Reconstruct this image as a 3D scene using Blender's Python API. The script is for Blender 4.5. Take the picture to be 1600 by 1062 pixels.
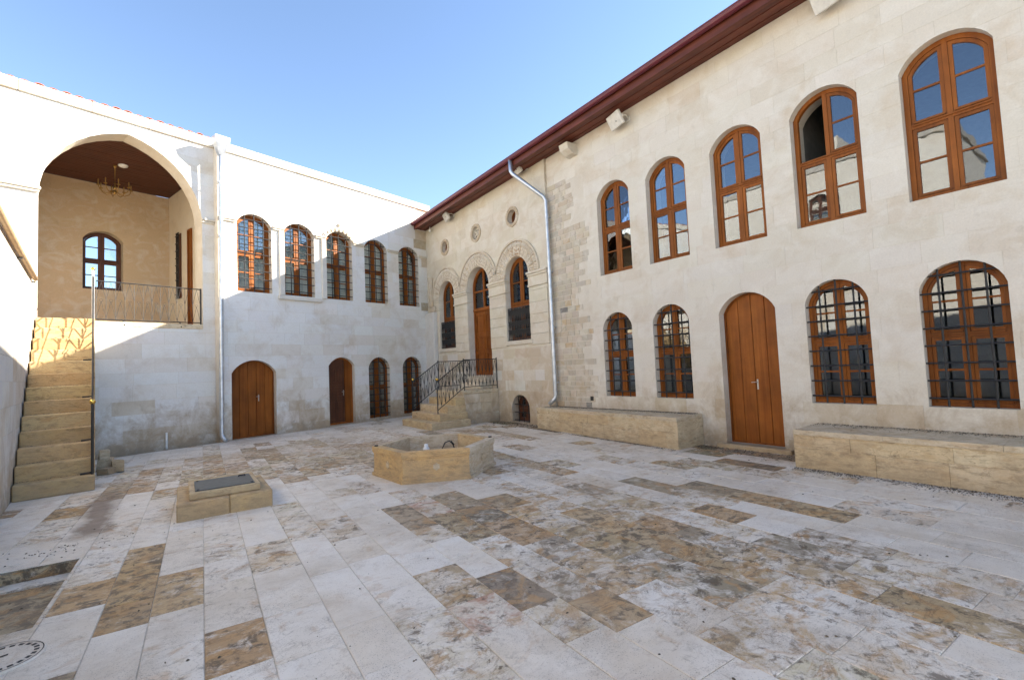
import bpy, bmesh, math, random
from mathutils import Vector, Matrix, geometry
from math import sin, cos, pi, sqrt, atan2, radians
random.seed(7)
S = bpy.context.scene
COL = S.collection
for o in list(bpy.data.objects): bpy.data.objects.remove(o)

# ------------------------------------------------------------------ camera
CAM = Vector((-8.033, -15.881, 1.6))
yaw, pitch, roll = 0.6385, 0.0533, -0.0446
fwd = Vector((sin(yaw)*cos(pitch), cos(yaw)*cos(pitch), sin(pitch)))
rt = fwd.cross(Vector((0, 0, 1))).normalized(); up = rt.cross(fwd)
r2 = cos(roll)*rt + sin(roll)*up; u2 = -sin(roll)*rt + cos(roll)*up
cd = bpy.data.cameras.new('camera'); cam = bpy.data.objects.new('camera', cd); COL.objects.link(cam)
cam.matrix_world = Matrix(((r2.x, u2.x, -fwd.x, CAM.x), (r2.y, u2.y, -fwd.y, CAM.y), (r2.z, u2.z, -fwd.z, CAM.z), (0, 0, 0, 1)))
cd.sensor_width = 36; cd.lens = 740/1600*36; cd.clip_start = 0.05; cd.clip_end = 3000
S.camera = cam
FPX = 740.0
def px(P):
    d = Vector(P) - CAM
    z = d.dot(fwd)
    if z < 0.1: return None
    return 800+FPX*d.dot(r2)/z, 531-FPX*d.dot(u2)/z

# ------------------------------------------------------------------ light
SUN = Vector((1.468, -0.637, 0.822)).normalized()
el = math.asin(SUN.z); az = atan2(SUN.x, SUN.y)
w = bpy.data.worlds.new('World'); S.world = w; w.use_nodes = True
nt = w.node_tree; bg = nt.nodes['Background']
sky = nt.nodes.new('ShaderNodeTexSky'); sky.sky_type = 'NISHITA'; sky.sun_disc = False
sky.sun_elevation = el; sky.sun_rotation = az; sky.altitude = 1800; sky.air_density = 1.0; sky.dust_density = 0.15; sky.ozone_density = 1.2
nt.links.new(sky.outputs[0], bg.inputs[0]); bg.inputs[1].default_value = 0.10
sd = bpy.data.lights.new('sun', 'SUN'); so = bpy.data.objects.new('sun', sd); COL.objects.link(so)
sd.energy = 5.0; sd.angle = radians(0.53); sd.color = (1.0, 0.93, 0.82)
so.rotation_euler = SUN.to_track_quat('Z', 'Y').to_euler(); so.location = (20, -10, 20)
S.view_settings.view_transform = 'Standard'; S.view_settings.look = 'None'
S.view_settings.exposure = 2.05; S.view_settings.gamma = 1.0
S.view_settings.use_white_balance = True; S.view_settings.white_balance_temperature = 6620; S.view_settings.white_balance_tint = 10

# ------------------------------------------------------------------ materials
def newmat(name):
    m = bpy.data.materials.new(name); m.use_nodes = True
    return m, m.node_tree, m.node_tree.nodes['Principled BSDF']
def N(t, typ, **kw):
    n = t.nodes.new(typ)
    for k, v in kw.items():
        if hasattr(n, k): setattr(n, k, v)
    return n
def ramp(t, src, stops):
    r = N(t, 'ShaderNodeValToRGB')
    while len(r.color_ramp.elements) < len(stops): r.color_ramp.elements.new(0.5)
    for e, (p, c) in zip(r.color_ramp.elements, stops):
        e.position = p; e.color = (c, c, c, 1) if isinstance(c, (int, float)) else (*c, 1)
    t.links.new(src, r.inputs[0]); return r.outputs[0]
def noise(t, vec, scale, detail=6, rough=0.6, dist=0.0):
    n = N(t, 'ShaderNodeTexNoise'); n.inputs['Scale'].default_value = scale; n.inputs['Detail'].default_value = detail
    n.inputs['Roughness'].default_value = rough; n.inputs['Distortion'].default_value = dist
    if vec is not None: t.links.new(vec, n.inputs['Vector'])
    return n.outputs['Fac']
def mix(t, fac, a, b, mode='MIX'):
    m = N(t, 'ShaderNodeMix', data_type='RGBA', blend_type=mode)
    for s, v in ((0, fac), (6, a), (7, b)):
        if hasattr(v, 'is_linked'): t.links.new(v, m.inputs[s])
        else: m.inputs[s].default_value = v if not isinstance(v, tuple) else (*v, 1)
    return m.outputs[2]
def math_(t, op, a, b=None):
    m = N(t, 'ShaderNodeMath', operation=op)
    for i, v in enumerate((a, b)):
        if v is None: continue
        if hasattr(v, 'is_linked'): t.links.new(v, m.inputs[i])
        else: m.inputs[i].default_value = v
    return m.outputs[0]
def pos(t, scale=(1, 1, 1), rot=(0, 0, 0)):
    g = N(t, 'ShaderNodeNewGeometry'); mp = N(t, 'ShaderNodeMapping')
    t.links.new(g.outputs['Position'], mp.inputs[0]); mp.inputs['Scale'].default_value = scale; mp.inputs['Rotation'].default_value = rot
    return mp.outputs[0]
def bump(t, b, h, strength=0.3, dist=0.01):
    n = N(t, 'ShaderNodeBump'); n.inputs['Strength'].default_value = strength; n.inputs['Distance'].default_value = dist
    t.links.new(h, n.inputs['Height']); t.links.new(n.outputs[0], b.inputs['Normal'])

def stone_mat(name, stain=(0.42, 0.30, 0.17), stain_amt=0.6, dark=(0.13, 0.11, 0.09), dark_amt=0.25, pit=0.2, rough=0.8, lay=1.0, veins=0.0, ns=1.0, wash=0.5, dthr=0.58, grime=0.0, warm=(1.03, 0.995, 0.935)):
    m, t, b = newmat(name)
    a = N(t, 'ShaderNodeAttribute', attribute_name='tint')
    p = pos(t); pl = pos(t, (1, 1, lay))
    n1 = noise(t, pl, 1.3*ns, 8, 0.65, 0.4); n2 = noise(t, pl, 6.0, 8, 0.7); n3 = noise(t, p, 45, 4, 0.6)
    c = mix(t, math_(t, 'MULTIPLY', ramp(t, n1, [(0.5, 0), (0.72, 1)]), stain_amt), a.outputs['Color'], stain)
    c = mix(t, math_(t, 'MULTIPLY', ramp(t, n2, [(dthr, 0), (dthr+0.15, 1)]), dark_amt), c, dark)
    n4 = noise(t, pos(t, (0.9, 0.9, 1.2)), 2.6, 5, 0.6, 1.0)
    c = mix(t, math_(t, 'MULTIPLY', ramp(t, n4, [(0.48, 0), (0.68, 1)]), wash), c, (0.72, 0.70, 0.66))
    if veins > 0:
        v = noise(t, pos(t, (0.7, 0.7, 2.2), (0.3, 0.2, 0.5)), 3.0, 5, 0.65, 1.5)
        line = ramp(t, math_(t, 'ABSOLUTE', math_(t, 'SUBTRACT', v, 0.5)), [(0.0, 1), (0.018, 0)])
        c = mix(t, math_(t, 'MULTIPLY', line, veins), c, (0.20, 0.12, 0.06))
    if grime > 0:
        sx = N(t, 'ShaderNodeSeparateXYZ'); t.links.new(p, sx.inputs[0])
        ng = noise(t, pos(t, (1, 1, 0.8)), 2.3, 9, 0.72, 0.5)
        low = ramp(t, math_(t, 'ADD', math_(t, 'MULTIPLY', sx.outputs[2], 0.40), math_(t, 'MULTIPLY', math_(t, 'SUBTRACT', 0.5, ng), 1.5)), [(0.0, 1), (0.40, 0)])
        c = mix(t, math_(t, 'MULTIPLY', low, grime), c, (0.40, 0.31, 0.215))
        low2 = ramp(t, math_(t, 'ADD', math_(t, 'MULTIPLY', sx.outputs[2], 1.1), math_(t, 'MULTIPLY', math_(t, 'SUBTRACT', 0.5, n2), 1.6)), [(0.0, 1), (0.30, 0)])
        c = mix(t, math_(t, 'MULTIPLY', low2, grime*0.4), c, (0.20, 0.17, 0.135))
    c = mix(t, 1.0, c, warm, 'MULTIPLY')
    c = mix(t, 0.25, c, ramp(t, n3, [(0.25, 0.5), (0.75, 1.0)]), 'MULTIPLY')
    t.links.new(c, b.inputs['Base Color']); b.inputs['Roughness'].default_value = rough
    h = math_(t, 'ADD', math_(t, 'MULTIPLY', n3, 0.4), n2)
    bump(t, b, h, pit, 0.012)
    return m
M = {}
M['wall'] = stone_mat('limestone_ashlar', stain=(0.50, 0.395, 0.27), stain_amt=0.55, dark=(0.24, 0.20, 0.16), dark_amt=0.2, pit=0.2, grime=0.9)
M['ystone'] = stone_mat('yellow_limestone', ns=2.6, wash=0.06, dthr=0.52, warm=(1.06, 0.98, 0.83), grime=0.6, stain=(0.42, 0.24, 0.09), stain_amt=0.6, dark=(0.11, 0.08, 0.05), dark_amt=0.6, pit=0.45, lay=3.2, veins=0.5)
M['carved'] = stone_mat('carved_limestone', stain=(0.44, 0.30, 0.17), stain_amt=0.55, dark=(0.2, 0.15, 0.1), dark_amt=0.3, pit=0.4)
M['mortar'] = stone_mat('lime_mortar', grime=0.75, stain_amt=0.3, dark_amt=0.15, pit=0.3)
M['plaster'] = stone_mat('lime_plaster', stain=(0.46, 0.36, 0.25), stain_amt=0.35, dark_amt=0.08, pit=0.1)

def paving_mat():
    m, t, b = newmat('marble_paving')
    a = N(t, 'ShaderNodeAttribute', attribute_name='tint'); wr = N(t, 'ShaderNodeAttribute', attribute_name='wear')
    off = N(t, 'ShaderNodeAttribute', attribute_name='shift')
    g = N(t, 'ShaderNodeNewGeometry'); vm = N(t, 'ShaderNodeVectorMath', operation='ADD')
    t.links.new(g.outputs['Position'], vm.inputs[0]); t.links.new(off.outputs['Vector'], vm.inputs[1])
    p = vm.outputs[0]
    W = wr.outputs['Fac']
    n1 = noise(t, p, 4.2, 10, 0.74, 1.0); n2 = noise(t, p, 9, 8, 0.72, 0.5); n3 = noise(t, p, 60, 3, 0.6); n5 = noise(t, p, 1.1, 5, 0.6, 0.5)
    white = mix(t, ramp(t, n5, [(0.35, 0), (0.7, 1)]), (0.72, 0.71, 0.695), (0.64, 0.59, 0.52))
    # how much of the slab's own colour shows through its worn whitish skin
    gp0 = N(t, 'ShaderNodeNewGeometry').outputs['Position']
    n1 = math_(t, 'ADD', math_(t, 'MULTIPLY', n1, 0.62), math_(t, 'MULTIPLY', noise(t, gp0, 3.3, 10, 0.75, 0.8), 0.38))
    n1 = math_(t, 'ADD', 0.5, math_(t, 'MULTIPLY', math_(t, 'SUBTRACT', n1, 0.5), 1.35))
    k = math_(t, 'ADD', n1, math_(t, 'SUBTRACT', math_(t, 'MULTIPLY', W, 0.58), 0.26))
    c = mix(t, ramp(t, k, [(0.45, 0), (0.58, 1)]), white, a.outputs['Color'])
    # dark lichen patches
    k2 = math_(t, 'ADD', n2, math_(t, 'MULTIPLY', W, 0.20))
    c = mix(t, math_(t, 'MULTIPLY', ramp(t, k2, [(0.62, 0), (0.71, 1)]), math_(t, 'MINIMUM', 0.85, math_(t, 'ADD', 0.08, math_(t, 'MULTIPLY', W, 1.7)))), c, (0.085, 0.068, 0.05))
    # ochre patches
    n6 = noise(t, p, 3.6, 6, 0.65, 1.2)
    k3 = math_(t, 'ADD', n6, math_(t, 'MULTIPLY', W, 0.10))
    c = mix(t, math_(t, 'MULTIPLY', ramp(t, k3, [(0.58, 0), (0.67, 1)]), math_(t, 'MINIMUM', 0.75, math_(t, 'ADD', 0.15, math_(t, 'MULTIPLY', W, 1.2)))), c, (0.45, 0.265, 0.105))
    # veins
    sc = N(t, 'ShaderNodeMapping'); t.links.new(p, sc.inputs[0]); sc.inputs['Scale'].default_value = (1.0, 2.3, 1); sc.inputs['Rotation'].default_value = (0, 0, 0.6)
    v = noise(t, sc.outputs[0], 1.9, 7, 0.7, 2.2)
    line = ramp(t, math_(t, 'ABSOLUTE', math_(t, 'SUBTRACT', v, 0.5)), [(0.0, 1), (0.028, 0)])
    line = math_(t, 'MULTIPLY', line, ramp(t, n6, [(0.40, 0.05), (0.55, 1)]))
    c = mix(t, math_(t, 'MULTIPLY', line, math_(t, 'ADD', 0.12, math_(t, 'MULTIPLY', W, 1.1))), c, (0.17, 0.11, 0.065))
    wv = N(t, 'ShaderNodeVectorMath', operation='ADD'); t.links.new(p, wv.inputs[0])
    nc = N(t, 'ShaderNodeTexNoise'); nc.inputs['Scale'].default_value = 5; nc.inputs['Detail'].default_value = 6; t.links.new(p, nc.inputs['Vector'])
    ws = N(t, 'ShaderNodeVectorMath', operation='SCALE'); ws.inputs['Scale'].default_value = 0.35; t.links.new(nc.outputs['Color'], ws.inputs[0]); t.links.new(ws.outputs[0], wv.inputs[1])
    vo = N(t, 'ShaderNodeTexVoronoi', feature='DISTANCE_TO_EDGE'); vo.inputs['Scale'].default_value = 6.5; t.links.new(wv.outputs[0], vo.inputs['Vector'])
    cr = math_(t, 'MULTIPLY', ramp(t, vo.outputs['Distance'], [(0.0, 1), (0.035, 0)]), ramp(t, n2, [(0.45, 0), (0.6, 1)]))
    c = mix(t, math_(t, 'MULTIPLY', cr, math_(t, 'MINIMUM', 0.85, math_(t, 'MULTIPLY', W, 1.9))), c, (0.12, 0.085, 0.055))
    sp = ramp(t, n3, [(0.66, 0), (0.72, 1)])
    c = mix(t, math_(t, 'MULTIPLY', sp, math_(t, 'ADD', 0.12, math_(t, 'MULTIPLY', W, 0.3))), c, (0.14, 0.11, 0.08))
    gp = N(t, 'ShaderNodeNewGeometry').outputs['Position']
    d1 = noise(t, gp, 0.55, 7, 0.7, 0.6)
    c = mix(t, math_(t, 'MULTIPLY', ramp(t, d1, [(0.47, 0), (0.66, 1)]), 0.42), c, (0.38, 0.315, 0.24))
    dw_ = math_(t, 'MINIMUM', 1.0, math_(t, 'ADD', 0.3, math_(t, 'MULTIPLY', W, 1.6)))
    d2 = noise(t, gp, 2.2, 8, 0.75, 0.3)
    c = mix(t, math_(t, 'MULTIPLY', math_(t, 'MULTIPLY', ramp(t, d2, [(0.52, 0), (0.72, 1)]), 0.5), dw_), c, (0.25, 0.205, 0.165))
    d3 = noise(t, gp, 130, 2, 0.5)
    c = mix(t, math_(t, 'MULTIPLY', ramp(t, math_(t, 'ADD', d3, math_(t, 'MULTIPLY', d2, 0.35)), [(0.80, 0), (0.87, 1)]), 0.55), c, (0.10, 0.08, 0.06))
    sx = N(t, 'ShaderNodeSeparateXYZ'); t.links.new(gp, sx.inputs[0])     # old run-off stain below the stairs
    dx = math_(t, 'ABSOLUTE', math_(t, 'ADD', sx.outputs[0], math_(t, 'ADD', 8.66, math_(t, 'MULTIPLY', math_(t, 'SUBTRACT', d2, 0.5), 0.5))))
    my = math_(t, 'MULTIPLY', ramp(t, math_(t, 'MULTIPLY', math_(t, 'ADD', sx.outputs[1], 9.3), 0.3), [(0.02, 0), (0.12, 1)]), ramp(t, math_(t, 'MULTIPLY', math_(t, 'ADD', sx.outputs[1], 9.3), 0.3), [(0.6, 1), (0.85, 0)]))
    c = mix(t, math_(t, 'MULTIPLY', math_(t, 'MULTIPLY', ramp(t, dx, [(0.08, 1), (0.22, 0)]), my), 0.85), c, (0.15, 0.11, 0.09))
    c = mix(t, 1.0, c, (1.06, 1.0, 0.92), 'MULTIPLY')
    t.links.new(c, b.inputs['Base Color'])
    t.links.new(ramp(t, n2, [(0.3, 0.42), (0.7, 0.7)]), b.inputs['Roughness'])
    bump(t, b, math_(t, 'ADD', n2, math_(t, 'MULTIPLY', n3, 0.4)), 0.22, 0.008)
    return m
M['paving'] = paving_mat()

def wood_mat(name, c1, c2, scale=(16, 16, 0.7), rough=0.5, gloss=0.4):
    m, t, b = newmat(name)
    tc = N(t, 'ShaderNodeTexCoord'); mp = N(t, 'ShaderNodeMapping'); t.links.new(tc.outputs['Object'], mp.inputs[0]); mp.inputs['Scale'].default_value = scale
    oi = N(t, 'ShaderNodeObjectInfo')
    n = noise(t, mp.outputs[0], 1.0, 8, 0.65, 0.6)
    n2 = noise(t, pos(t), 2.5, 4, 0.6)
    c = mix(t, ramp(t, n, [(0.3, 0), (0.7, 1)]), c1, c2)
    c = mix(t, 0.75, c, ramp(t, n2, [(0.3, 0.55), (0.7, 1.0)]), 'MULTIPLY')
    c = mix(t, 0.9, c, ramp(t, oi.outputs['Random'], [(0, 0.66), (1, 1.08)]), 'MULTIPLY')
    t.links.new(c, b.inputs['Base Color']); b.inputs['Roughness'].default_value = rough; b.inputs['Specular IOR Level'].default_value = gloss
    bump(t, b, n, 0.15, 0.003)
    return m
M['wood'] = wood_mat('varnished_oak', (0.37, 0.118, 0.019), (0.23, 0.062, 0.009), gloss=0.2)
M['wood_dark'] = wood_mat('dark_stained_wood', (0.16, 0.055, 0.022), (0.08, 0.025, 0.012))
M['eave'] = wood_mat('red_stained_boards', (0.22, 0.052, 0.026), (0.10, 0.023, 0.014), (1.0, 24, 24), 0.55)
M['ceil'] = wood_mat('brown_ceiling_boards', (0.15, 0.040, 0.016), (0.085, 0.022, 0.01), (1.5, 30, 30), 0.55)
def plain(name, col, rough=0.5, metal=0.0, nz=0.15, scale=8, spec=0.5):
    m, t, b = newmat(name)
    n = noise(t, pos(t), scale, 5, 0.6)
    c = mix(t, ramp(t, n, [(0.3, 0), (0.7, 1)]), tuple(x*(1-nz) for x in col), tuple(min(1, x*(1+nz)) for x in col))
    t.links.new(c, b.inputs['Base Color']); b.inputs['Roughness'].default_value = rough; b.inputs['Metallic'].default_value = metal
    b.inputs['Specular IOR Level'].default_value = spec
    bump(t, b, n, 0.08, 0.004)
    return m
M['iron'] = plain('black_wrought_iron', (0.018, 0.017, 0.017), 0.55)
M['zinc'] = plain('galvanised_zinc', (0.50, 0.53, 0.57), 0.38, 0.75, 0.2, 6)
M['gutter'] = plain('maroon_gutter_metal', (0.115, 0.018, 0.028), 0.35, 0.1)
M['brass'] = plain('polished_brass', (0.75, 0.50, 0.12), 0.25, 1.0)
M['oldbrass'] = plain('aged_brass', (0.42, 0.26, 0.09), 0.4, 1.0)
M['steel'] = plain('brushed_steel', (0.6, 0.6, 0.6), 0.3, 1.0)
M['white'] = plain('white_plastic', (0.75, 0.75, 0.74), 0.4)
M['lamp'] = plain('cream_lamp_housing', (0.62, 0.59, 0.53), 0.5)
M['black'] = plain('black_rubber', (0.02, 0.02, 0.02), 0.6)
M['lid'] = plain('dark_steel_plate', (0.075, 0.085, 0.085), 0.42, 0.3, 0.3, 14)
M['tile'] = plain('red_clay_tile', (0.40, 0.12, 0.055), 0.8, 0, 0.25, 10)
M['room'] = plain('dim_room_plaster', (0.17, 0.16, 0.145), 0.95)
M['curtain'] = plain('pale_net_curtain', (0.72, 0.72, 0.68), 0.9, 0, 0.12, 3)
M['soil'] = plain('dry_soil_crumbs', (0.10, 0.08, 0.058), 0.95, 0, 0.4, 30)
M['earth'] = plain('dusty_ground', (0.32, 0.27, 0.21), 0.95, 0, 0.2, 0.7)
M['bedding'] = plain('paving_joint_mortar', (0.52, 0.47, 0.40), 0.95, 0, 0.3, 12)
M['rope'] = plain('weathered_timber_rail', (0.36, 0.24, 0.13), 0.8, 0, 0.25, 14)
def glass_mat():
    m = bpy.data.materials.new('window_glass'); m.use_nodes = True; t = m.node_tree
    for n in list(t.nodes): t.nodes.remove(n)
    out = N(t, 'ShaderNodeOutputMaterial'); tr = N(t, 'ShaderNodeBsdfTransparent'); tr.inputs[0].default_value = (0.84, 0.88, 0.87, 1)
    gl = N(t, 'ShaderNodeBsdfGlossy'); gl.inputs['Roughness'].default_value = 0.015; gl.inputs['Color'].default_value = (0.9, 0.93, 1.0, 1)
    fr = N(t, 'ShaderNodeFresnel'); fr.inputs['IOR'].default_value = 1.5
    bp = N(t, 'ShaderNodeBump'); bp.inputs['Strength'].default_value = 0.035; bp.inputs['Distance'].default_value = 0.02
    t.links.new(noise(t, pos(t), 3.0, 2, 0.5), bp.inputs['Height'])
    t.links.new(bp.outputs[0], gl.inputs['Normal']); t.links.new(bp.outputs[0], fr.inputs['Normal'])
    mx = N(t, 'ShaderNodeMixShader'); f = math_(t, 'ADD', math_(t, 'MULTIPLY', fr.outputs[0], 1.1), 0.05)
    t.links.new(f, mx.inputs[0]); t.links.new(tr.outputs[0], mx.inputs[1]); t.links.new(gl.outputs[0], mx.inputs[2]); t.links.new(mx.outputs[0], out.inputs[0])
    return m
M['glass'] = glass_mat()

# ------------------------------------------------------------------ mesh helpers
CREAM = (0.60, 0.56, 0.49)
def jit(c, a=0.05):
    k = 1+random.uniform(-a, a)
    return tuple(min(0.9, max(0.01, x*k*(1+random.uniform(-a, a)*0.4))) for x in c)
class MB:
    def __init__(s): s.v = []; s.f = []; s.t = []; s.w = []; s.sh = []; s.tint = CREAM; s.wear = 0.0; s.shift = (0, 0, 0)
    def add(s, vs, fs, fix=None):
        b = len(s.v); s.v += [tuple(x) for x in vs]
        s.t += [s.tint]*len(vs); s.w += [s.wear]*len(vs); s.sh += [s.shift]*len(vs)
        for f in fs:
            f = list(f)
            if fix is not None:
                P = [Vector(vs[i]) for i in f]; n = Vector((0, 0, 0))
                for i in range(len(P)): n += P[i].cross(P[(i+1) % len(P)])
                c = sum(P, Vector())/len(P)
                if n.dot(c-Vector(fix)) < 0: f.reverse()
            s.f.append([b+i for i in f])
    def box(s, x0, x1, y0, y1, z0, z1, b=0.0):
        c = ((x0+x1)/2, (y0+y1)/2, (z0+z1)/2)
        if b <= 0:
            vs = [(x, y, z) for x in (x0, x1) for y in (y0, y1) for z in (z0, z1)]
            s.add(vs, [(0, 1, 3, 2), (4, 5, 7, 6), (0, 1, 5, 4), (2, 3, 7, 6), (0, 2, 6, 4), (1, 3, 7, 5)], c); return
        b = min(b, abs(x1-x0)*.4, abs(y1-y0)*.4, abs(z1-z0)*.4)
        lim = ((x0, x1), (y0, y1), (z0, z1)); vs = []; idx = {}
        for sx in (0, 1):
            for sy in (0, 1):
                for sz in (0, 1):
                    sg = (sx, sy, sz)
                    for a in range(3):
                        q = [lim[k][sg[k]] + (0 if k == a else (b if sg[k] == 0 else -b)) for k in range(3)]
                        idx[(sg, a)] = len(vs); vs.append(q)
        fs = []
        for a in range(3):
            o = [k for k in range(3) if k != a]
            for sa in (0, 1):
                f = []
                for (p, q) in ((0, 0), (0, 1), (1, 1), (1, 0)):
                    g = [0, 0, 0]; g[a] = sa; g[o[0]] = p; g[o[1]] = q; f.append(idx[(tuple(g), a)])
                fs.append(f)
        for a, c2 in ((0, 1), (0, 2), (1, 2)):
            o = 3-a-c2
            for p in (0, 1):
                for q in (0, 1):
                    g0 = [0, 0, 0]; g0[a] = p; g0[c2] = q; g1 = g0[:]; g1[o] = 1; g0 = tuple(g0); g1 = tuple(g1)
                    fs.append([idx[(g0, a)], idx[(g0, c2)], idx[(g1, c2)], idx[(g1, a)]])
        for sx in (0, 1):
            for sy in (0, 1):
                for sz in (0, 1): fs.append([idx[((sx, sy, sz), a)] for a in range(3)])
        s.add(vs, fs, c)
    def prism(s, poly, y0, y1):          # poly in (x,z), CCW seen from -y
        n = len(poly)
        s.add([(x, y0, z) for x, z in poly]+[(x, y1, z) for x, z in poly],
              [list(range(n)), list(range(2*n-1, n-1, -1))]+[[(i+1) % n, i, n+i, n+(i+1) % n] for i in range(n)])
    def ring(s, outer, inner, y0, y1):
        n = len(outer)
        s.add([(x, y0, z) for x, z in outer]+[(x, y0, z) for x, z in inner]+[(x, y1, z) for x, z in outer]+[(x, y1, z) for x, z in inner],
              sum([[[i, (i+1) % n, n+(i+1) % n, n+i], [2*n+(i+1) % n, 2*n+i, 3*n+i, 3*n+(i+1) % n],
                    [(i+1) % n, i, 2*n+i, 2*n+(i+1) % n], [n+i, n+(i+1) % n, 3*n+(i+1) % n, 3*n+i]] for i in range(n)], []))
    def hprism(s, poly, z0, z1):         # poly in (x,y) CCW
        n = len(poly)
        s.add([(x, y, z1) for x, y in poly]+[(x, y, z0) for x, y in poly],
              [list(range(n)), list(range(2*n-1, n-1, -1))]+[[i, n+i, n+(i+1) % n, (i+1) % n] for i in range(n)])
    def tube(s, pts, r, n=6, cap=True):
        P = [Vector(p) for p in pts]; rings = []; vs = []
        R = r if isinstance(r, (list, tuple)) else [r]*len(P)
        prev = None
        for i, p in enumerate(P):
            d = (P[min(i+1, len(P)-1)]-P[max(i-1, 0)]).normalized()
            a = Vector((0, 0, 1)) if abs(d.z) < 0.9 else Vector((1, 0, 0))
            if prev is not None: a = prev
            x = (a-d*a.dot(d)).normalized(); prev = x; y = d.cross(x)
            for k in range(n):
                t = 2*pi*k/n+pi/n; vs.append(p+(x*cos(t)+y*sin(t))*R[i])
        fs = []
        for i in range(len(P)-1):
            for k in range(n): fs.append([i*n+k, i*n+(k+1) % n, (i+1)*n+(k+1) % n, (i+1)*n+k])
        if cap: fs += [list(range(n-1, -1, -1)), [(len(P)-1)*n+k for k in range(n)]]
        s.add(vs, fs)
    def lathe(s, prof, c, n=16):
        vs = []; fs = []
        for (r, z) in prof:
            for k in range(n): vs.append((c[0]+r*cos(2*pi*k/n), c[1]+r*sin(2*pi*k/n), c[2]+z))
        for i in range(len(prof)-1):
            for k in range(n): fs.append([i*n+k, i*n+(k+1) % n, (i+1)*n+(k+1) % n, (i+1)*n+k])
        s.add(vs, fs)
    def ball(s, c, r, n=10):
        s.lathe([(max(1e-4, r*sin(pi*i/6)), -r*cos(pi*i/6)) for i in range(7)], c, n)
    def mesh(s, name, mat, smooth=False):
        me = bpy.data.meshes.new(name); me.from_pydata(s.v, [], s.f)
        a = me.attributes.new('tint', 'FLOAT_COLOR', 'POINT')
        a.data.foreach_set('color', [x for c in s.t for x in (c[0], c[1], c[2], 1)])
        if any(s.w):
            a = me.attributes.new('wear', 'FLOAT', 'POINT'); a.data.foreach_set('value', s.w)
            a = me.attributes.new('shift', 'FLOAT_VECTOR', 'POINT'); a.data.foreach_set('vector', [x for c in s.sh for x in c])
        me.materials.append(M[mat])
        if smooth: me.polygons.foreach_set('use_smooth', [True]*len(me.polygons))
        me.update(); return me
    def build(s, name, mat, parent=None, smooth=False):
        return link(name, s.mesh(name, mat, smooth), parent)
def link(name, me, parent=None, loc=None, rz=0):
    o = bpy.data.objects.new(name, me); COL.objects.link(o)
    if parent: o.parent = parent
    if loc: o.location = loc
    if rz: o.rotation_euler.z = rz
    return o
def empty(name, loc=(0, 0, 0), rz=0, label=None, cat=None, group=None):
    o = bpy.data.objects.new(name, None); COL.objects.link(o); o.location = loc; o.rotation_euler.z = rz; o.empty_display_size = 0.2
    tag(o, label, cat, group); return o
def tag(o, label=None, cat=None, group=None, kind=None):
    for k, v in (('label', label), ('category', cat), ('group', group), ('kind', kind)):
        if v: o[k] = v
    return o
# ---- 2d polygons
def clip(poly, a, b, c):                 # keep a*x+b*y<=c
    out = []
    for i in range(len(poly)):
        p, q = poly[i], poly[(i+1) % len(poly)]; dp = a*p[0]+b*p[1]-c; dq = a*q[0]+b*q[1]-c
        if dp <= 1e-9: out.append(p)
        if (dp < -1e-9 and dq > 1e-9) or (dp > 1e-9 and dq < -1e-9):
            t = dp/(dp-dq); out.append((p[0]+(q[0]-p[0])*t, p[1]+(q[1]-p[1])*t))
    return out
def area(p): return 0.5*sum(p[i][0]*p[(i+1) % len(p)][1]-p[(i+1) % len(p)][0]*p[i][1] for i in range(len(p))) if len(p) > 2 else 0
def edges(K):
    for i in range(len(K)):
        p, q = K[i], K[(i+1) % len(K)]; a, b = q[1]-p[1], -(q[0]-p[0]); yield a, b, a*p[0]+b*p[1]
def inter(P, K):
    for a, b, c in edges(K):
        P = clip(P, a, b, c)
        if len(P) < 3: return []
    return P
def sub(P, K):
    if area(inter(P, K)) < 1e-5: return [P]
    res = []; rem = P
    for a, b, c in edges(K):
        o = clip(rem, -a, -b, -c)
        if area(o) > 1e-6: res.append(o)
        rem = clip(rem, a, b, c)
        if area(rem) < 1e-6: break
    return res
def inset(poly, d):
    n = len(poly); out = []
    L = []
    for i in range(n):
        p, q = poly[i], poly[(i+1) % n]; l = math.hypot(q[0]-p[0], q[1]-p[1]) or 1e-9; a, b = (q[1]-p[1])/l, -(q[0]-p[0])/l
        L.append((a, b, a*p[0]+b*p[1]-d))
    for i in range(n):
        a1, b1, c1 = L[i-1]; a2, b2, c2 = L[i]; det = a1*b2-a2*b1
        if abs(det) < 1e-6: out.append((poly[i][0]-a2*d, poly[i][1]-b2*d))
        else: out.append(((c1*b2-c2*b1)/det, (a1*c2-a2*c1)/det))
    return out
def arch(w, h, rise, x=0, z=0, n=14):
    R = (w*w/4+rise*rise)/(2*rise); cz = h-R; t = math.asin(min(1, w/2/R)); 
    if rise > w/2: t = pi-t
    pts = [(-w/2, 0), (w/2, 0)]
    for i in range(n+1):
        a = t-2*t*i/n; pts.append((R*sin(a), cz+R*cos(a)))
    return [(x+p, z+q) for p, q in pts]
def pointed(w, z0, zs, za, x, n=10):
    hw = w/2; r = za-zs; c = (r*r-hw*hw)/(2*hw); R = hw+c; pts = [(x-hw, z0), (x+hw, z0)]
    tm = atan2(r, c)
    for i in range(n+1): a = tm*i/n; pts.append((x-c+R*cos(a), zs+R*sin(a)))
    for i in range(n-1, -1, -1): a = tm*i/n; pts.append((x+c-R*cos(a), zs+R*sin(a)))
    return pts
def circle(x, z, r, n=20): return [(x+r*cos(2*pi*i/n), z+r*sin(2*pi*i/n)) for i in range(n)]

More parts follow.
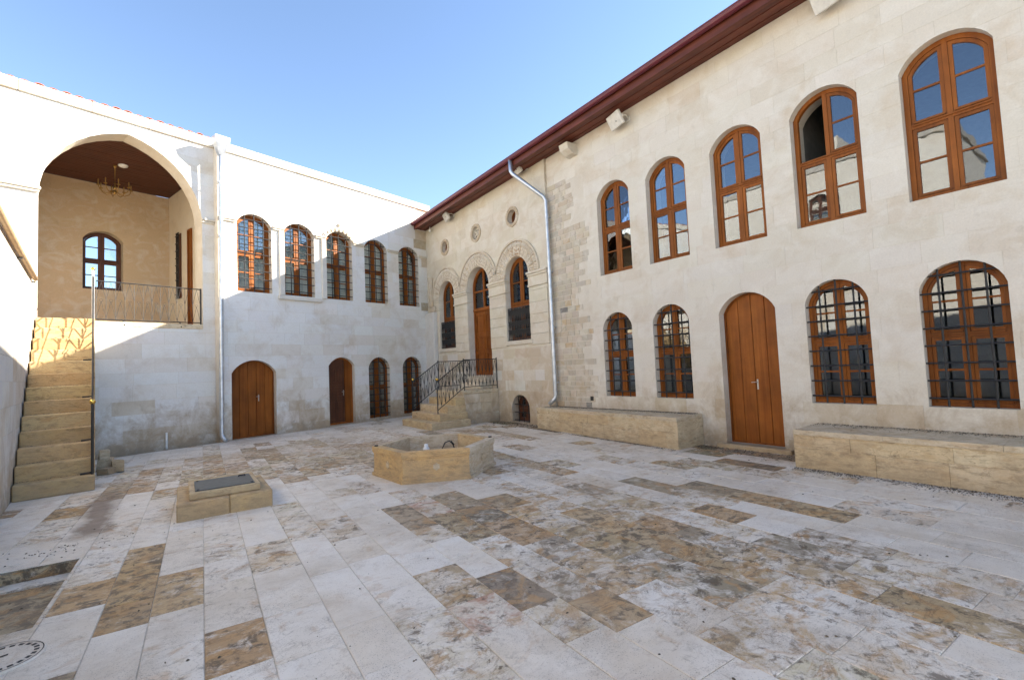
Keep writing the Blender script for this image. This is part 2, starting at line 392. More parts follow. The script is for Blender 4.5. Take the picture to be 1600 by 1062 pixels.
# ---- walls with openings: recessed mortar face, reveals, ashlar blocks
BEIGE = [(0.645, 0.605, 0.54)]*6+[(0.655, 0.62, 0.565)]*5+[(0.635, 0.592, 0.525)]*3+[(0.625, 0.57, 0.50)]
def tess(outer, holes):
    loops = [[Vector((x, z, 0)) for x, z in outer]]+[[Vector((x, z, 0)) for x, z in h] for h in holes]
    flat = [p for l in loops for p in l]
    return flat, geometry.tessellate_polygon(loops)
def wall_panel(parent, name, outer, openings, thick=0.5, mat='mortar', tint=(0.62, 0.575, 0.505), y=0.0, inner=True):
    m = MB(); m.tint = tint
    flat, tris = tess(outer, openings)
    def put(yy, front):
        fs = []
        for tr in tris:
            a, b, c = [flat[i] for i in tr]; n = (b-a).cross(c-a).z
            fs.append(tr if (n > 0) == front else tr[::-1])
        m.add([(p.x, yy, p.y) for p in flat], fs)
    put(y+0.002, True)
    if inner: put(y+thick, False)
    for K in openings:
        n = len(K)
        m.add([(p, y-0.0, q) for p, q in K]+[(p, y+thick, q) for p, q in K], [[i, (i+1) % n, n+(i+1) % n, n+i] for i in range(n)])
    return m.build(name, mat, parent)
def items_add(items, P, r, frame, y):
    A_ = sum(area(p) for p in P); x0, x1, z0, z1 = r
    if A_ < 0.004: return
    w_ = frame @ Vector(((x0+x1)/2, y, (z0+z1)/2)); c = px(w_); d = (w_-CAM).length
    vis = c is not None and -40 < c[0] < 1640 and -40 < c[1] < 1100
    items.append((A_/d/d if vis else A_/d/d*1e-4, P, r))
def make_blocks(wall, rects, openings, y=0.0, mat='wall', tintf=None, frame=None, limit=300, name='stone_block', proud=0.0, gap=0.002):
    """rects: (x0,x1,z0,z1). Each becomes a shallow ashlar block clipped by openings"""
    items = []
    for (x0, x1, z0, z1) in rects:
        P = [[(x0+gap, z0+gap), (x1-gap, z0+gap), (x1-gap, z1-gap), (x0+gap, z1-gap)]]
        for K in openings:
            xs = [p[0] for p in K]; zs = [p[1] for p in K]
            if max(xs) < x0 or min(xs) > x1 or max(zs) < z0 or min(zs) > z1: continue
            P = [q for p in P for q in sub(p, K)]
        grp = []
        for p in P:
            hit = [g_ for g_ in grp if any(area(inter(inset(p, -0.002), q)) > 1e-6 for q in g_)]
            for g_ in hit: grp.remove(g_)
            grp.append([p]+[q for g_ in hit for q in g_])
        for P in grp: items_add(items, P, (x0, x1, z0, z1), frame, y)
    items.sort(key=lambda i: -i[0])
    rest = MB()
    for k, (_, P, r) in enumerate(items):
        m = MB() if k < limit else rest
        m.tint = tintf(r) if tintf else jit(random.choice(BEIGE))
        pr = y-proud-random.uniform(0, 0.0015)
        x0, x1, z0, z1 = r
        for p in P:
            n = len(p); b = [(q[0], pr, q[1]) for q in p]
            m.add(b, [list(range(n))])
            for i in range(n):
                p1, p2 = p[i], p[(i+1) % n]
                on = (abs(p1[0]-p2[0]) < 1e-5 and (abs(p1[0]-x0-gap) < 1e-4 or abs(p1[0]-x1+gap) < 1e-4)) or (abs(p1[1]-p2[1]) < 1e-5 and (abs(p1[1]-z0-gap) < 1e-4 or abs(p1[1]-z1+gap) < 1e-4))
                yb = y+0.008 if on else y+0.004
                m.add([(p1[0], pr, p1[1]), (p2[0], pr, p2[1]), (p2[0], yb, p2[1]), (p1[0], yb, p1[1])], [[1, 0, 3, 2]])
        if k < limit: m.build(name, mat, wall)
    if rest.v: tag(rest.build(name+'_rest' if False else name, mat, wall), kind='stuff')
def courses(x0, x1, z0, z1, hmin, hmax, lmin, lmax):
    out = []; z = z0
    while z < z1-0.02:
        h = random.uniform(hmin, hmax)
        if z+h > z1-0.12: h = z1-z
        x = x0-random.uniform(0, lmax*.8)
        while x < x1:
            l = random.uniform(lmin, lmax)
            a, b = max(x0, x), min(x1, x+l)
            if x1-b < 0.12: b = x1; l = x1-x+1
            if b-a > 0.02: out.append((a, b, z, z+h))
            x += l
        z += h
    return out

# ---- windows and doors
CACHE = {}
def cached(key, fn):
    if key not in CACHE: CACHE[key] = fn()
    return CACHE[key]
def half(poly, x0, x1, z0, z1): return inter([(x0, z0), (x1, z0), (x1, z1), (x0, z1)], poly)
def clean(p):
    out = []
    for q in p:
        if not out or math.hypot(q[0]-out[-1][0], q[1]-out[-1][1]) > 0.004: out.append(q)
    if len(out) > 1 and math.hypot(out[0][0]-out[-1][0], out[0][1]-out[-1][1]) < 0.004: out.pop()
    return out
def window(parent, x, z, w, h, rise, depth=0.12, wood='wood', grille=False, ngr=8, curtain=False, transom=0.5, missing=None, fr=0.06, gy=None, hb=True, vb=(0, -0.27, 0.27), sw=0.042):
    K = clean(arch(w-0.004, h-0.004, rise, 0, 0.002)); inn = clean(inset(K, fr))
    zt = h*transom
    def mk_frame():
        m = MB(); m.ring(K, inset(K, fr), 0, 0.07)
        m.box(-0.028, 0.028, 0.004, 0.066, fr-0.01, zt-0.03); m.box(-0.028, 0.028, 0.004, 0.066, zt+0.03, h-fr*0.8)
        m.box(-w/2+fr-0.01, w/2-fr+0.01, 0.003, 0.067, zt-0.03, zt+0.03)
        m.box(-w/2+fr+0.02, w/2-fr-0.02, -0.018, 0.003, zt+0.004, zt+0.02)
        return m.mesh('window', wood)
    fo = link('window', cached(('wf', w, h, rise, wood, transom), mk_frame), parent, (x, depth, z))
    cells = [(-w, -0.028, 0, zt-0.03), (0.028, w, 0, zt-0.03), (-w, -0.028, zt+0.03, h+1), (0.028, w, zt+0.03, h+1)]
    for ci, (a, b, c, d) in enumerate(cells):
        if missing == ci: continue
        P = clean(half(inn, a, b, c, d)); P = clean(inset(P, 0.003)); I = inset(P, sw)
        xs = [p[0] for p in I]; zs = [p[1] for p in I]; top = max(zs); bot = min(zs); mid = bot+(top-bot)*(0.5 if ci < 2 else 0.49)
        def mk_sash():
            m = MB(); m.ring(P, I, 0.014, 0.058)
            if hb: m.box(min(xs)-0.004, max(xs)+0.004, 0.02, 0.052, mid-0.013, mid+0.013)
            m.box(min(xs)-0.02, max(xs)+0.02, -0.006, 0.013, bot-0.035, bot-0.015)
            return m.mesh('sash', wood)
        link('sash', cached(('ws', w, h, rise, wood, transom, ci, sw), mk_sash), fo)
        for k, (q0, q1) in enumerate(((bot-1, mid-0.013), (mid+0.013, top+1)) if hb else ((bot-1, top+1),)):
            G = half(inset(I, -0.004), -9, 9, q0, q1)
            if len(G) < 3: continue
            def mk_pane():
                m = MB(); m.prism(clean(G), 0.034, 0.038); return m.mesh('pane', 'glass')
            pn_ = link('pane', cached(('wp', w, h, rise, transom, ci, k, hb), mk_pane), fo); pn_.rotation_euler = (random.uniform(-.0035, .0035), 0, random.uniform(-.006, .006))
    if curtain:
        def mk_c():
            m = MB(); n = 40; z0, z1 = 0.03, h-0.02
            vs = []; 
            for i in range(n+1):
                xx = -w/2-0.02+(w+0.04)*i/n; yy = 0.09+0.008*sin(i*1.7)+0.008*sin(i*0.61)
                vs += [(xx, yy, z0), (xx, yy, z1)]
            m.add(vs, [[2*i, 2*i+2, 2*i+3, 2*i+1] for i in range(n)])
            return m.mesh('curtain', 'curtain', True)
        link('curtain', cached(('cu', w, h), mk_c), fo)
    if grille:
        def mk_g():
            m = MB(); yy = gy if gy is not None else -0.03
            for f in vb:
                xx = f*w; R = (w*w/4+rise*rise)/(2*rise); top = h-R+sqrt(max(0, R*R-xx*xx))
                m.tube([(xx, yy, -0.01), (xx, yy, top+0.0)], 0.013, 6)
            R = (w*w/4+rise*rise)/(2*rise)
            for i in range(ngr):
                zz = h*(0.06+0.86*i/(ngr-1)); hwid = w/2
                if zz > h-rise: hwid = sqrt(max(0.01, R*R-(zz-(h-R))**2))
                m.tube([(-hwid-0.02, yy-0.012, zz), (hwid+0.02, yy-0.012, zz)], 0.013, 6)
            return m.mesh('grille', 'iron')
        link('grille', cached(('gr', w, h, rise, gy, ngr), mk_g), fo)
    return fo
def handle(parent, x, z, y, side=1):
    m = MB(); m.box(-0.018, 0.018, -0.008, 0, -0.11, 0.11, 0.004); m.tube([(0, -0.008, 0.05), (0, -0.05, 0.05), (-0.11*side, -0.055, 0.045)], 0.009, 8)
    m.tube([(0, -0.008, -0.05), (0, -0.016, -0.05)], 0.01, 8)
    link('handle', m.mesh('handle', 'steel', False), parent, (x, y, z)).scale = (0.75, 0.9, 0.8)
def plank_door(parent, x, z, w, h, rise, nplanks, depth=0.15, hx=0.05, hz=1.0, wood='wood', side=1):
    K = clean(arch(w-0.004, h-0.004, rise, 0, 0.002)); m = MB(); m.ring(K, inset(K, 0.03), 0.0, 0.09)
    d = m.build('door', wood, parent); d.location = (x, depth, z)
    I = inset(K, 0.026); xs = [-w/2+0.026+(w-0.052)*i/nplanks for i in range(nplanks+1)]
    for i in range(nplanks):
        P = clean(half(I, xs[i]+0.0035, xs[i+1]-0.0035, 0, h+1)); pm = MB(); y0 = 0.016+random.uniform(0, 0.006)
        Q = inset(P, 0.006); n = len(P)
        pm.add([(p, y0, q) for p, q in Q]+[(p, y0+0.006, q) for p, q in P]+[(p, 0.07, q) for p, q in P],
               [list(range(n))]+[[(i2+1) % n, i2, n+i2, n+(i2+1) % n] for i2 in range(n)]+[[n+(i2+1) % n, n+i2, 2*n+i2, 2*n+(i2+1) % n] for i2 in range(n)])
        pm.build('plank', wood, d)
    bk = MB(); bk.prism(inset(K, 0.02), 0.066, 0.085); bk.build('backing', 'wood_dark', d)
    if hz: handle(d, hx, hz, 0.016, side)
    return d

# ---- wrought iron railing panel between two base points (sheared upright)
def rail_panel(m, a, b, h, step=0.155, r=0.008, zb=0.06, rings=True):
    a, b = Vector(a), Vector(b); L = Vector((b.x-a.x, b.y-a.y, 0)).length; n = max(2, round(L/step)); Z = Vector((0, 0, 1))
    P = lambda t, zz: a.lerp(b, t)+Z*zz
    m.tube([P(0, h), P(1, h)], 0.014, 6); m.tube([P(0, zb), P(1, zb)], 0.011, 6)
    mid = (h+zb)/2
    for i in range(n+1):
        t = i/n; m.tube([P(t, zb), P(t, h)], r*(1.0 if i % 2 == 0 else 0.85), 5)
    for i in range(n):
        t0, t1 = i/n, (i+1)/n; tm = (t0+t1)/2
        for q0, q1 in ((zb, mid), (mid, h)):
            m.tube([P(t0, q0+0.02), P(tm, q1-0.02)], r*0.7, 4, False); m.tube([P(t1, q0+0.02), P(tm, q1-0.02)], r*0.7, 4, False)
        if rings:
            d = (b-a).normalized(); 
            for zz in (mid,):
                c = P(tm, zz); m.tube([c+d*0.03*cos(k*pi/4)+Z*0.03*sin(k*pi/4) for k in range(9)], r*0.6, 4, False)

# ================================================================== SETTING
DB = Vector((-0.96497, -0.26236, 0)); N2 = Vector((-0.26236, 0.96497, 0)); RB = atan2(0.26236, 0.96497)
D0 = Vector((-9.73, -6.36, 0)); DT = Vector((-0.0905, 0.9959, 0))      # side wall by the stairs
g = MB(); g.add([(-900, -900, -0.22), (900, -900, -0.22), (900, 900, -0.22), (-900, 900, -0.22)], [[0, 1, 2, 3]])
tag(g.build('ground', 'earth'), kind='structure')

# paving
phi = 0.0577
QA = Vector((cos(phi), -sin(phi), 0)); RA = Vector((sin(phi), cos(phi), 0)); O_ = Vector((-8.16, -12.5, 0))
def W(a, b): p = O_+QA*a+RA*b; return (p.x, p.y)
def inv(x, y): d = Vector((x, y, 0))-O_; return d.dot(QA), d.dot(RA)
YS = -20.0
dw = lambda y: D0+DT*((y-D0.y)/DT.y)
cx_ = -9.73+0.0; 
CB = DB*10.46
court = [(dw(YS).x, YS), (0.0, YS), (0.0, 0.0), (CB.x, CB.y)]
courtab = [inv(*p) for p in court]
pit = [(-0.82, 1.05), (-0.46, 1.05), (-0.46, 2.72), (-0.82, 2.72)]
pit = [(-1.30, 1.15), (-0.64, 1.15), (-0.64, 2.62), (-1.30, 2.62)]
pit = inter(pit, courtab)
pave = MB(); 
for P in sub(courtab, pit):
    pave.add([(*W(a, b), -0.0055) for a, b in P], [list(range(len(P)))])
n = len(pit)
pl_ = MB(); pl_.tint = (0.46, 0.37, 0.25); pl_.wear = 0.7; pl_.shift = (9, 4, 2); pl_.add([(*W(a, b), -0.004) for a, b in pit]+[(*W(a, b), -0.14) for a, b in pit], [[i, (i+1) % n, n+(i+1) % n, n+i] for i in range(n)])
floor = tag(pave.build('courtyard_floor', 'bedding'), kind='structure')
mh_c = inv(-8.80, -11.73); MHR = 0.235
items = []
WHITE = [(0.70, 0.69, 0.68)]*4+[(0.66, 0.63, 0.58)]*4+[(0.60, 0.54, 0.45)]*2
TAN = [(0.42, 0.275, 0.14), (0.39, 0.255, 0.13), (0.45, 0.31, 0.17)]
BROWN = [(0.38, 0.295, 0.195), (0.29, 0.24, 0.18), (0.42, 0.325, 0.205), (0.47, 0.35, 0.205), (0.27, 0.235, 0.19), (0.50, 0.39, 0.25)]
def g2(x, y, cx, cy, sx, sy): return math.exp(-((x-cx)/sx)**2-((y-cy)/sy)**2)
CREAMS = [(0.60, 0.53, 0.42), (0.56, 0.48, 0.36), (0.62, 0.56, 0.47)]
def slab_look(x, y):
    r = random.random()
    tan = g2(x, y, -8.18, -11.0, 0.40, 0.75)*1.5+g2(x, y, -8.1, -12.6, 0.45, 0.5)*0.7+g2(x, y, -8.9, -7.8, 0.6, 1.0)*0.3
    brown = g2(x, y, -4.95, -12.8, 0.85, 1.35)*1.25+g2(x, y, -4.7, -14.3, 0.9, 0.9)*1.0+g2(x, y, -3.5, -12.6, 1.1, 1.2)*0.6
    far = g2(x, y, -6.0, -6.0, 2.1, 1.9)*1.25+g2(x, y, -2.8, -10.8, 1.6, 1.8)*0.4+g2(x, y, -3.2, -6.2, 2.5, 1.5)*0.75
    edge = max(0, 1-abs(x)/(1.15 if y > -12 else 1.55))
    if r < tan: return random.choice(TAN), random.choice((0.5, 0.58, 0.64, 0.7))
    if r < tan+brown: return random.choice(BROWN), random.choice((0.34, 0.4, 0.46, 0.52, 0.58, 0.68))
    if r < tan+brown+far: return random.choice([(0.46, 0.38, 0.27), (0.42, 0.345, 0.245), (0.50, 0.42, 0.31), (0.37, 0.30, 0.215), (0.54, 0.46, 0.35)]), random.choice((0.4, 0.48, 0.55, 0.62, 0.7))
    if random.random() < edge: return random.choice([(0.26, 0.22, 0.16), (0.17, 0.16, 0.075), (0.30, 0.26, 0.20)]), random.uniform(0.5, 0.95)
    near = max(tan, brown, far)
    if r > 0.975: return random.choice(TAN+BROWN), random.uniform(0.45, 0.75)
    if r > 0.970: return (0.42, 0.22, 0.15), 0.4
    if random.random() < 0.22+near: return random.choice(CREAMS), random.uniform(0.25, 0.5)
    return random.choice(WHITE), random.uniform(0.02, 0.22)
a = -3.0
widths = {}
while a < 10:
    wd = random.choice((0.29, 0.31, 0.33, 0.35, 0.37)) if a < 2.6 else random.choice((0.31, 0.34, 0.36, 0.40, 0.43))
    b = -8.0-random.random()
    while b < 14:
        l = random.choice((0.45, 0.55, 0.62, 0.7, 0.8, 0.95))
        R_ = inter([(a+.002, b+.002), (a+wd-.002, b+.002), (a+wd-.002, b+l-.002), (a+.002, b+l-.002)], courtab)
        b += l
        if area(R_) < 0.01: continue
        for P in sub(R_, pit):
            if area(P) < 0.006: continue
            c = (sum(p[0] for p in P)/len(P), sum(p[1] for p in P)/len(P)); cw = W(*c)
            pc = [px((*W(*q), 0)) for q in P]
            ar = 0
            if all(pc): 
                ar = abs(area(pc)); mx_ = [sum(q[0] for q in pc)/len(pc), sum(q[1] for q in pc)/len(pc)]
                if not (-60 < mx_[0] < 1660 and mx_[1] < 1130): ar *= 1e-3
            items.append((ar, clean(P), cw))
    a += wd
items.sort(key=lambda i: -i[0])
rest = MB()
for k, (ar, P, cw) in enumerate(items):
    m = MB() if k < 300 else rest
    m.tint, m.wear = slab_look(*cw); m.tint = jit(m.tint, 0.1); m.wear = max(m.wear, 0.01); m.shift = (random.uniform(-60, 60), random.uniform(-60, 60), random.uniform(-20, 20))
    h = random.uniform(-0.002, 0.0025); tx, ty = random.uniform(-.002, .002), random.uniform(-.002, .002); n = len(P)
    ch = 0.004; I = inset(P, ch); cx0, cy0 = cw
    def z_(p): return h+tx*(p[0]-cx0)+ty*(p[1]-cy0)
    top = [W(*q) for q in I]; lo = [W(*q) for q in P]
    m.add([(*p, z_(p)) for p in top]+[(*p, z_(p)-0.003) for p in lo]+[(*p, -0.02) for p in lo],
          [list(range(n))]+[[i, n+i, n+(i+1) % n, (i+1) % n] for i in range(n)]+[[n+i, 2*n+i, 2*n+(i+1) % n, n+(i+1) % n] for i in range(n)])
    if k < 300: m.build('paving_slab', 'paving', floor)
tag(rest.build('paving_slab', 'paving', floor), kind='stuff')
# sunken pit floor
pl_.build('pit_lining', 'paving', floor)
m = MB(); m.tint = (0.36, 0.30, 0.20); m.wear = 0.85; m.shift = (3, 8, 1)
pa = inset(pit, 0.01); m.add([(*W(a, b), -0.125) for a, b in pa], [list(range(len(pa)))]); m.build('pit_floor', 'paving', floor)
m = MB(); m.tint = (0.52, 0.47, 0.38); m.wear = 0.4; m.shift = (1, 2, 3)
pb = [(-1.3, 2.42), (-0.645, 2.42), (-0.645, 2.61), (-1.3, 2.61)]; pb = inter(pb, pa); m.hprism([W(*q) for q in pb], -0.125, -0.108); m.build('pit_step', 'paving', floor)

# ================================================================== MAIN BUILDING (right)
A = empty('main_building', (0, 0, 0), -pi/2, 'long two-storey limestone building with red wooden eaves along the right side', 'building')
FA = Matrix.Rotation(-pi/2, 4, 'Z')
AX = [9.0, 10.36, 11.785, 13.155, 14.545, 15.95]; AL = [8.94, 10.29, 13.13, 14.51, 15.9]
UW, UH, UR = 0.91, 2.05, 0.30
LW, LH, LR = 0.82, 1.84, 0.33
opA = [arch(UW, UH, UR, x, 3.53) for x in AX]+[arch(LW, LH, LR, x, 0.82) for x in AL]
DX, DW, DH, DR = 11.79, 0.97, 2.60, 0.32
opA.append(arch(DW, DH, DR, DX, 0.07))
XE = 19.5; ZT = 7.1; UP = 6.86
wallA = wall_panel(A, 'wall', [(UP, -0.2), (XE, -0.2), (XE, ZT), (UP, ZT)], opA)
def tintA(r):
    x = (r[0]+r[1])/2; z = (r[2]+r[3])/2
    if z < 0.8 and random.random() < 0.55: return jit(random.choice([(0.56, 0.49, 0.39), (0.59, 0.53, 0.44), (0.53, 0.46, 0.36)]), .04)
    return jit(random.choice(BEIGE), 0.018)
# rubble patch
rub = []; z = 0.52
while z < 6.05:
    h = random.uniform(0.10, 0.16); x = UP+0.01; xr = 8.05+random.uniform(-0.25, 0.22) if z < 4.8 else 7.6+random.uniform(-.3, .2)
    if 2.4 < z < 3.3: xr -= 0.15
    while x < xr:
        l = random.uniform(0.14, 0.34); rub.append((x, min(x+l, xr+0.05), z, z+h)); x += l
    z += h
ash = courses(UP, XE-1.2, -0.1, ZT, 0.27, 0.36, 0.42, 0.95)
rubrows = {}
ash2 = []
for (x0, x1, z0, z1) in ash:
    if x1 < 8.35 and z1 > 0.55 and z0 < 5.9: continue
    if x0 < 8.15 and z1 > 0.55 and z0 < 5.9: x0 = 8.15
    ash2.append((x0, x1, z0, z1))
make_blocks(wallA, ash2, opA, 0, 'wall', tintA, FA, 200)
def tintR(r):
    q = random.random(); z = r[2]
    if q < 0.035 and z > 4.6: return jit((0.24, 0.225, 0.21))
    if q < 0.008: return jit((0.20, 0.19, 0.18))
    if q < 0.06: return jit((0.50, 0.385, 0.26))
    if q < 0.08: return jit((0.47, 0.34, 0.26))
    if q < 0.34: return jit((0.46, 0.415, 0.355))
    return jit(random.choice([(0.53, 0.465, 0.38), (0.57, 0.51, 0.425), (0.50, 0.445, 0.375), (0.51, 0.435, 0.345)]), 0.06)
make_blocks(wallA, rub, opA, 0, 'wall', tintR, FA, 100, 'rubble_stone', 0.006, 0.008)
for i, x in enumerate(AX):
    window(A, x, 3.53, UW, UH, UR, 0.13, missing=2 if i == 3 else None)
for i, x in enumerate(AL):
    window(A, x, 0.82, LW, LH, LR, 0.13, grille=True, gy=-0.075, transom=0.5, fr=0.05, sw=0.036)
plank_door(A, DX, 0.07, DW, DH, DR, 4, 0.16, 0.035, 1.02)
m = MB(); m.tint = (0.5, 0.42, 0.31); m.box(DX-0.62, DX+0.62, -0.12, 0.05, -0.05, 0.07, 0.012); m.build('door_sill', 'ystone', A)
# porch facade, slightly proud
YP = -0.07
PC = [(1.48, 1.06, 0.53), (3.49, 1.26, 0.63), (5.50, 1.06, 0.53)]; ZS = 4.08
opP = [arch(1.06, ZS+0.53-2.28, 0.529, 1.48, 2.28, 20), arch(1.26, ZS+0.63-1.33, 0.629, 3.49, 1.33, 20), arch(1.06, ZS+0.53-2.28, 0.529, 5.50, 2.28, 20),
       circle(1.48, 5.80, 0.20), circle(3.50, 5.79, 0.20), circle(5.42, 5.77, 0.20), arch(0.80, 0.76, 0.36, 5.42, 0.02)]
wallP = wall_panel(A, 'porch_wall', [(0, -0.2), (UP, -0.2), (UP, ZT), (0, ZT)], opP, 0.57, y=YP)
m = MB(); m.tint = (0.5, 0.45, 0.38); m.box(UP-0.001, UP+0.006, YP+0.007, 0.02, -0.1, ZT-.05); m.build('porch_return', 'wall', A)
def tintP(r):
    z = r[2]
    if z < 2.0: return jit(random.choice([(0.57, 0.50, 0.40), (0.53, 0.45, 0.35), (0.61, 0.57, 0.50), (0.56, 0.49, 0.39), (0.64, 0.62, 0.58)]), 0.04)
    return jit(random.choice([(0.62, 0.57, 0.48), (0.60, 0.55, 0.46), (0.64, 0.60, 0.52)]), 0.03)
rp = courses(0, UP, -0.1, 2.2, 0.27, 0.36, 0.35, 0.75)+courses(0, UP, 2.2, ZT, 0.30, 0.38, 0.45, 0.95)
for c, w_, r_ in PC: pass
make_blocks(wallP, rp, opP, YP, 'wall', tintP, FA, 150)
for i in (0, 2):
    c, w_, r_ = PC[i]
    f = window(A, c, 2.28, 1.06, ZS+0.53-2.28, 0.529, YP+0.15, transom=0.44, fr=0.05)
    m = MB(); zt = 0.92        # dense iron balustrade across the lower part
    for k in range(15):
        xx = -0.5+k/14; m.tube([(xx, -0.12, 0.02), (xx, -0.12, zt)], 0.011, 5)
        if k < 14:
            xm = xx+0.5/14
            for q0, q1 in ((0.06, 0.30), (0.30, 0.54), (0.54, 0.88)):
                m.tube([(xx, -0.12, q0), (xm, -0.12, q1)], 0.008, 4, False); m.tube([(xx+1/14, -0.12, q0), (xm, -0.12, q1)], 0.008, 4, False)
    for zz in (0.03, 0.30, 0.54, zt): m.tube([(-0.52, -0.12, zz), (0.52, -0.12, zz)], 0.013, 6)
    m.build('balustrade', 'iron', f)
# porch door with fanlight
c, w_, r_ = PC[1]; zd = 1.33; hd = ZS+0.63-zd
K = clean(arch(w_-0.004, hd-0.004, 0.627, 0, 0.002)); m = MB(); m.ring(K, inset(K, 0.07), 0, 0.09); zf = 2.02
m.box(-w_/2+0.06, w_/2-0.06, 0.002, 0.088, zf, zf+0.12); m.box(-w_/2+0.02, w_/2-0.02, -0.03, 0.001, zf+0.02, zf+0.10, 0.008)
m.box(-0.03, 0.03, 0.004, 0.085, zf+0.12, hd-0.05); m.box(-w_/2+0.06, w_/2-0.06, 0.006, 0.08, zf+0.62, zf+0.665)
pd = m.build('door', 'wood', A); pd.location = (c, YP+0.20, zd)
for sx in (-1, 1):
    m = MB(); x0, x1 = (-w_/2+0.072, -0.004) if sx < 0 else (0.004, w_/2-0.072)
    m.box(x0, x1, 0.03, 0.07, 0.0, zf-0.002)
    for (q0, q1) in ((0.10, 0.70), (0.82, 1.22), (1.34, 1.92)):
        m.ring([(x0+0.05, q0), (x1-0.05, q0), (x1-0.05, q1), (x0+0.05, q1)], [(x0+0.08, q0+0.03), (x1-0.08, q0+0.03), (x1-0.08, q1-0.03), (x0+0.08, q1-0.03)], 0.012, 0.031)
        m.box(x0+0.12, x1-0.12, 0.02, 0.031, q0+0.08, q1-0.08, 0.006)
    m.build('door_leaf', 'wood', pd)
I = inset(K, 0.066)
for (x0, x1, z0, z1) in ((-1, -0.03, zf+0.12, zf+0.62), (0.03, 1, zf+0.12, zf+0.62), (-1, -0.03, zf+0.665, 9), (0.03, 1, zf+0.665, 9)):
    m = MB(); m.prism(clean(half(I, x0, x1, z0, z1)), 0.045, 0.05); m.build('pane', 'glass', pd)
# carved archivolts
for ai, (c, w_, r_) in enumerate(PC):
    zc = ZS; ri, ro = r_+0.005, r_+0.43
    nb = 13 if ai != 1 else 15
    base = MB(); base.tint = (0.58, 0.51, 0.41)
    nn = 40; outp = [(c+(ro+0.055)*cos(pi*i/nn), zc+(ro+0.055)*sin(pi*i/nn)) for i in range(nn+1)]; inp = [(c+(ro+0.002)*cos(pi*i/nn), zc+(ro+0.002)*sin(pi*i/nn)) for i in range(nn+1)]
    for (y0, o_, i_) in ((YP-0.055, outp, inp),):
        n = nn+1
        base.add([(x, y0, z) for x, z in o_]+[(x, y0, z) for x, z in i_]+[(x, YP+0.01, z) for x, z in o_]+[(x, YP+0.01, z) for x, z in i_],
                 sum([[[i, i+1, n+i+1, n+i][::-1], [i, 2*n+i, 2*n+i+1, i+1][::-1], [n+i, n+i+1, 3*n+i+1, 3*n+i][::-1]] for i in range(nn)], []))
    av = base.build('archivolt', 'carved', A)
    for k in range(nb):
        t0, t1 = pi*k/nb+0.004, pi*(k+1)/nb-0.004; m = MB()
        m.tint = jit(random.choice([(0.54, 0.46, 0.36), (0.52, 0.43, 0.32), (0.56, 0.49, 0.40), (0.44, 0.32, 0.21) if 4 < k < nb-3 else (0.54, 0.47, 0.38)]), .04)
        P = [(c+ri*cos(t0), zc+ri*sin(t0)), (c+ro*cos(t0), zc+ro*sin(t0)), (c+ro*cos((t0+t1)/2), zc+ro*sin((t0+t1)/2)), (c+ro*cos(t1), zc+ro*sin(t1)), (c+ri*cos(t1), zc+ri*sin(t1)), (c+ri*cos((t0+t1)/2), zc+ri*sin((t0+t1)/2))]
        m.prism(P, YP-0.022, YP+0.005)
        tm = (t0+t1)/2; m.tint = (0.68, 0.62, 0.53)
        # fluted tongue, volute boss and toothed outer band
        for rr, rad in ((ri+0.10, 0.042), (ri+0.2, 0.052)):
            ctr = (c+rr*cos(tm), YP-0.022, zc+rr*sin(tm)); m.tube([(ctr[0]+rad*cos(q*pi/4+k), YP-0.026, ctr[2]+rad*sin(q*pi/4+k)) for q in range(7)], [0.013+0.003*q for q in range(7)], 5)
        for q in (-0.3, 0.0, 0.3):
            tt = tm+q*(t1-t0); m.tube([(c+(ri+0.27)*cos(tt), YP-0.022, zc+(ri+0.27)*sin(tt)), (c+(ri+0.34)*cos(tt), YP-0.038, zc+(ri+0.34)*sin(tt)), (c+(ri+0.405)*cos(tt), YP-0.024, zc+(ri+0.405)*sin(tt))], [0.014, 0.032, 0.018], 6)
        m.tube([(c+(ri+0.03)*cos(t0), YP-0.024, zc+(ri+0.03)*sin(t0)), (c+(ri+0.03)*cos(t1), YP-0.024, zc+(ri+0.03)*sin(t1))], 0.011, 5)
        m.build('voussoir', 'carved', av)
# imposts and pilaster strips
for (x0, x1) in ((0.74, 0.95), (2.01, 2.86), (4.12, 4.97), (6.03, 6.80)):
    m = MB(); m.tint = (0.63, 0.58, 0.49)
    m.box(x0-0.035, x1+0.035, YP-0.085, YP+0.13, ZS-0.075, ZS-0.01, 0.012); m.box(x0-0.02, x1+0.02, YP-0.06, YP+0.12, ZS-0.14, ZS-0.076, 0.015)
    m.box(x0-0.008, x1+0.008, YP-0.03, YP+0.11, ZS-0.36, ZS-0.141, 0.006); m.box(x0-0.025, x1+0.025, YP-0.055, YP+0.12, ZS-0.42, ZS-0.361, 0.015)
    im = m.build('impost', 'carved', A)
    z = 2.12
    while z < ZS-0.45:
        h = min(random.uniform(0.24, 0.33), ZS-0.425-z); m = MB(); m.tint = jit((0.62, 0.57, 0.48), 0.04); xa, xb = x0+0.012, x1-0.012
        if x1-x0 > 0.5: 
            xm = (x0+x1)/2+random.uniform(-.1, .1)
        m.box(xa, xb, YP-0.028, YP+0.003, z+0.002, z+h-0.002, 0.005); m.build('pilaster_block', 'wall', A); z += h
m = MB(); m.tint = (0.60, 0.55, 0.47)
m.box(0.90, 2.07, YP-0.05, YP+0.1, 2.16, 2.276, 0.012); m.build('sill', 'carved', A)
m = MB(); m.tint = (0.60, 0.55, 0.47); m.box(4.90, 6.12, YP-0.05, YP+0.1, 2.16, 2.276, 0.012); m.build('sill', 'carved', A)
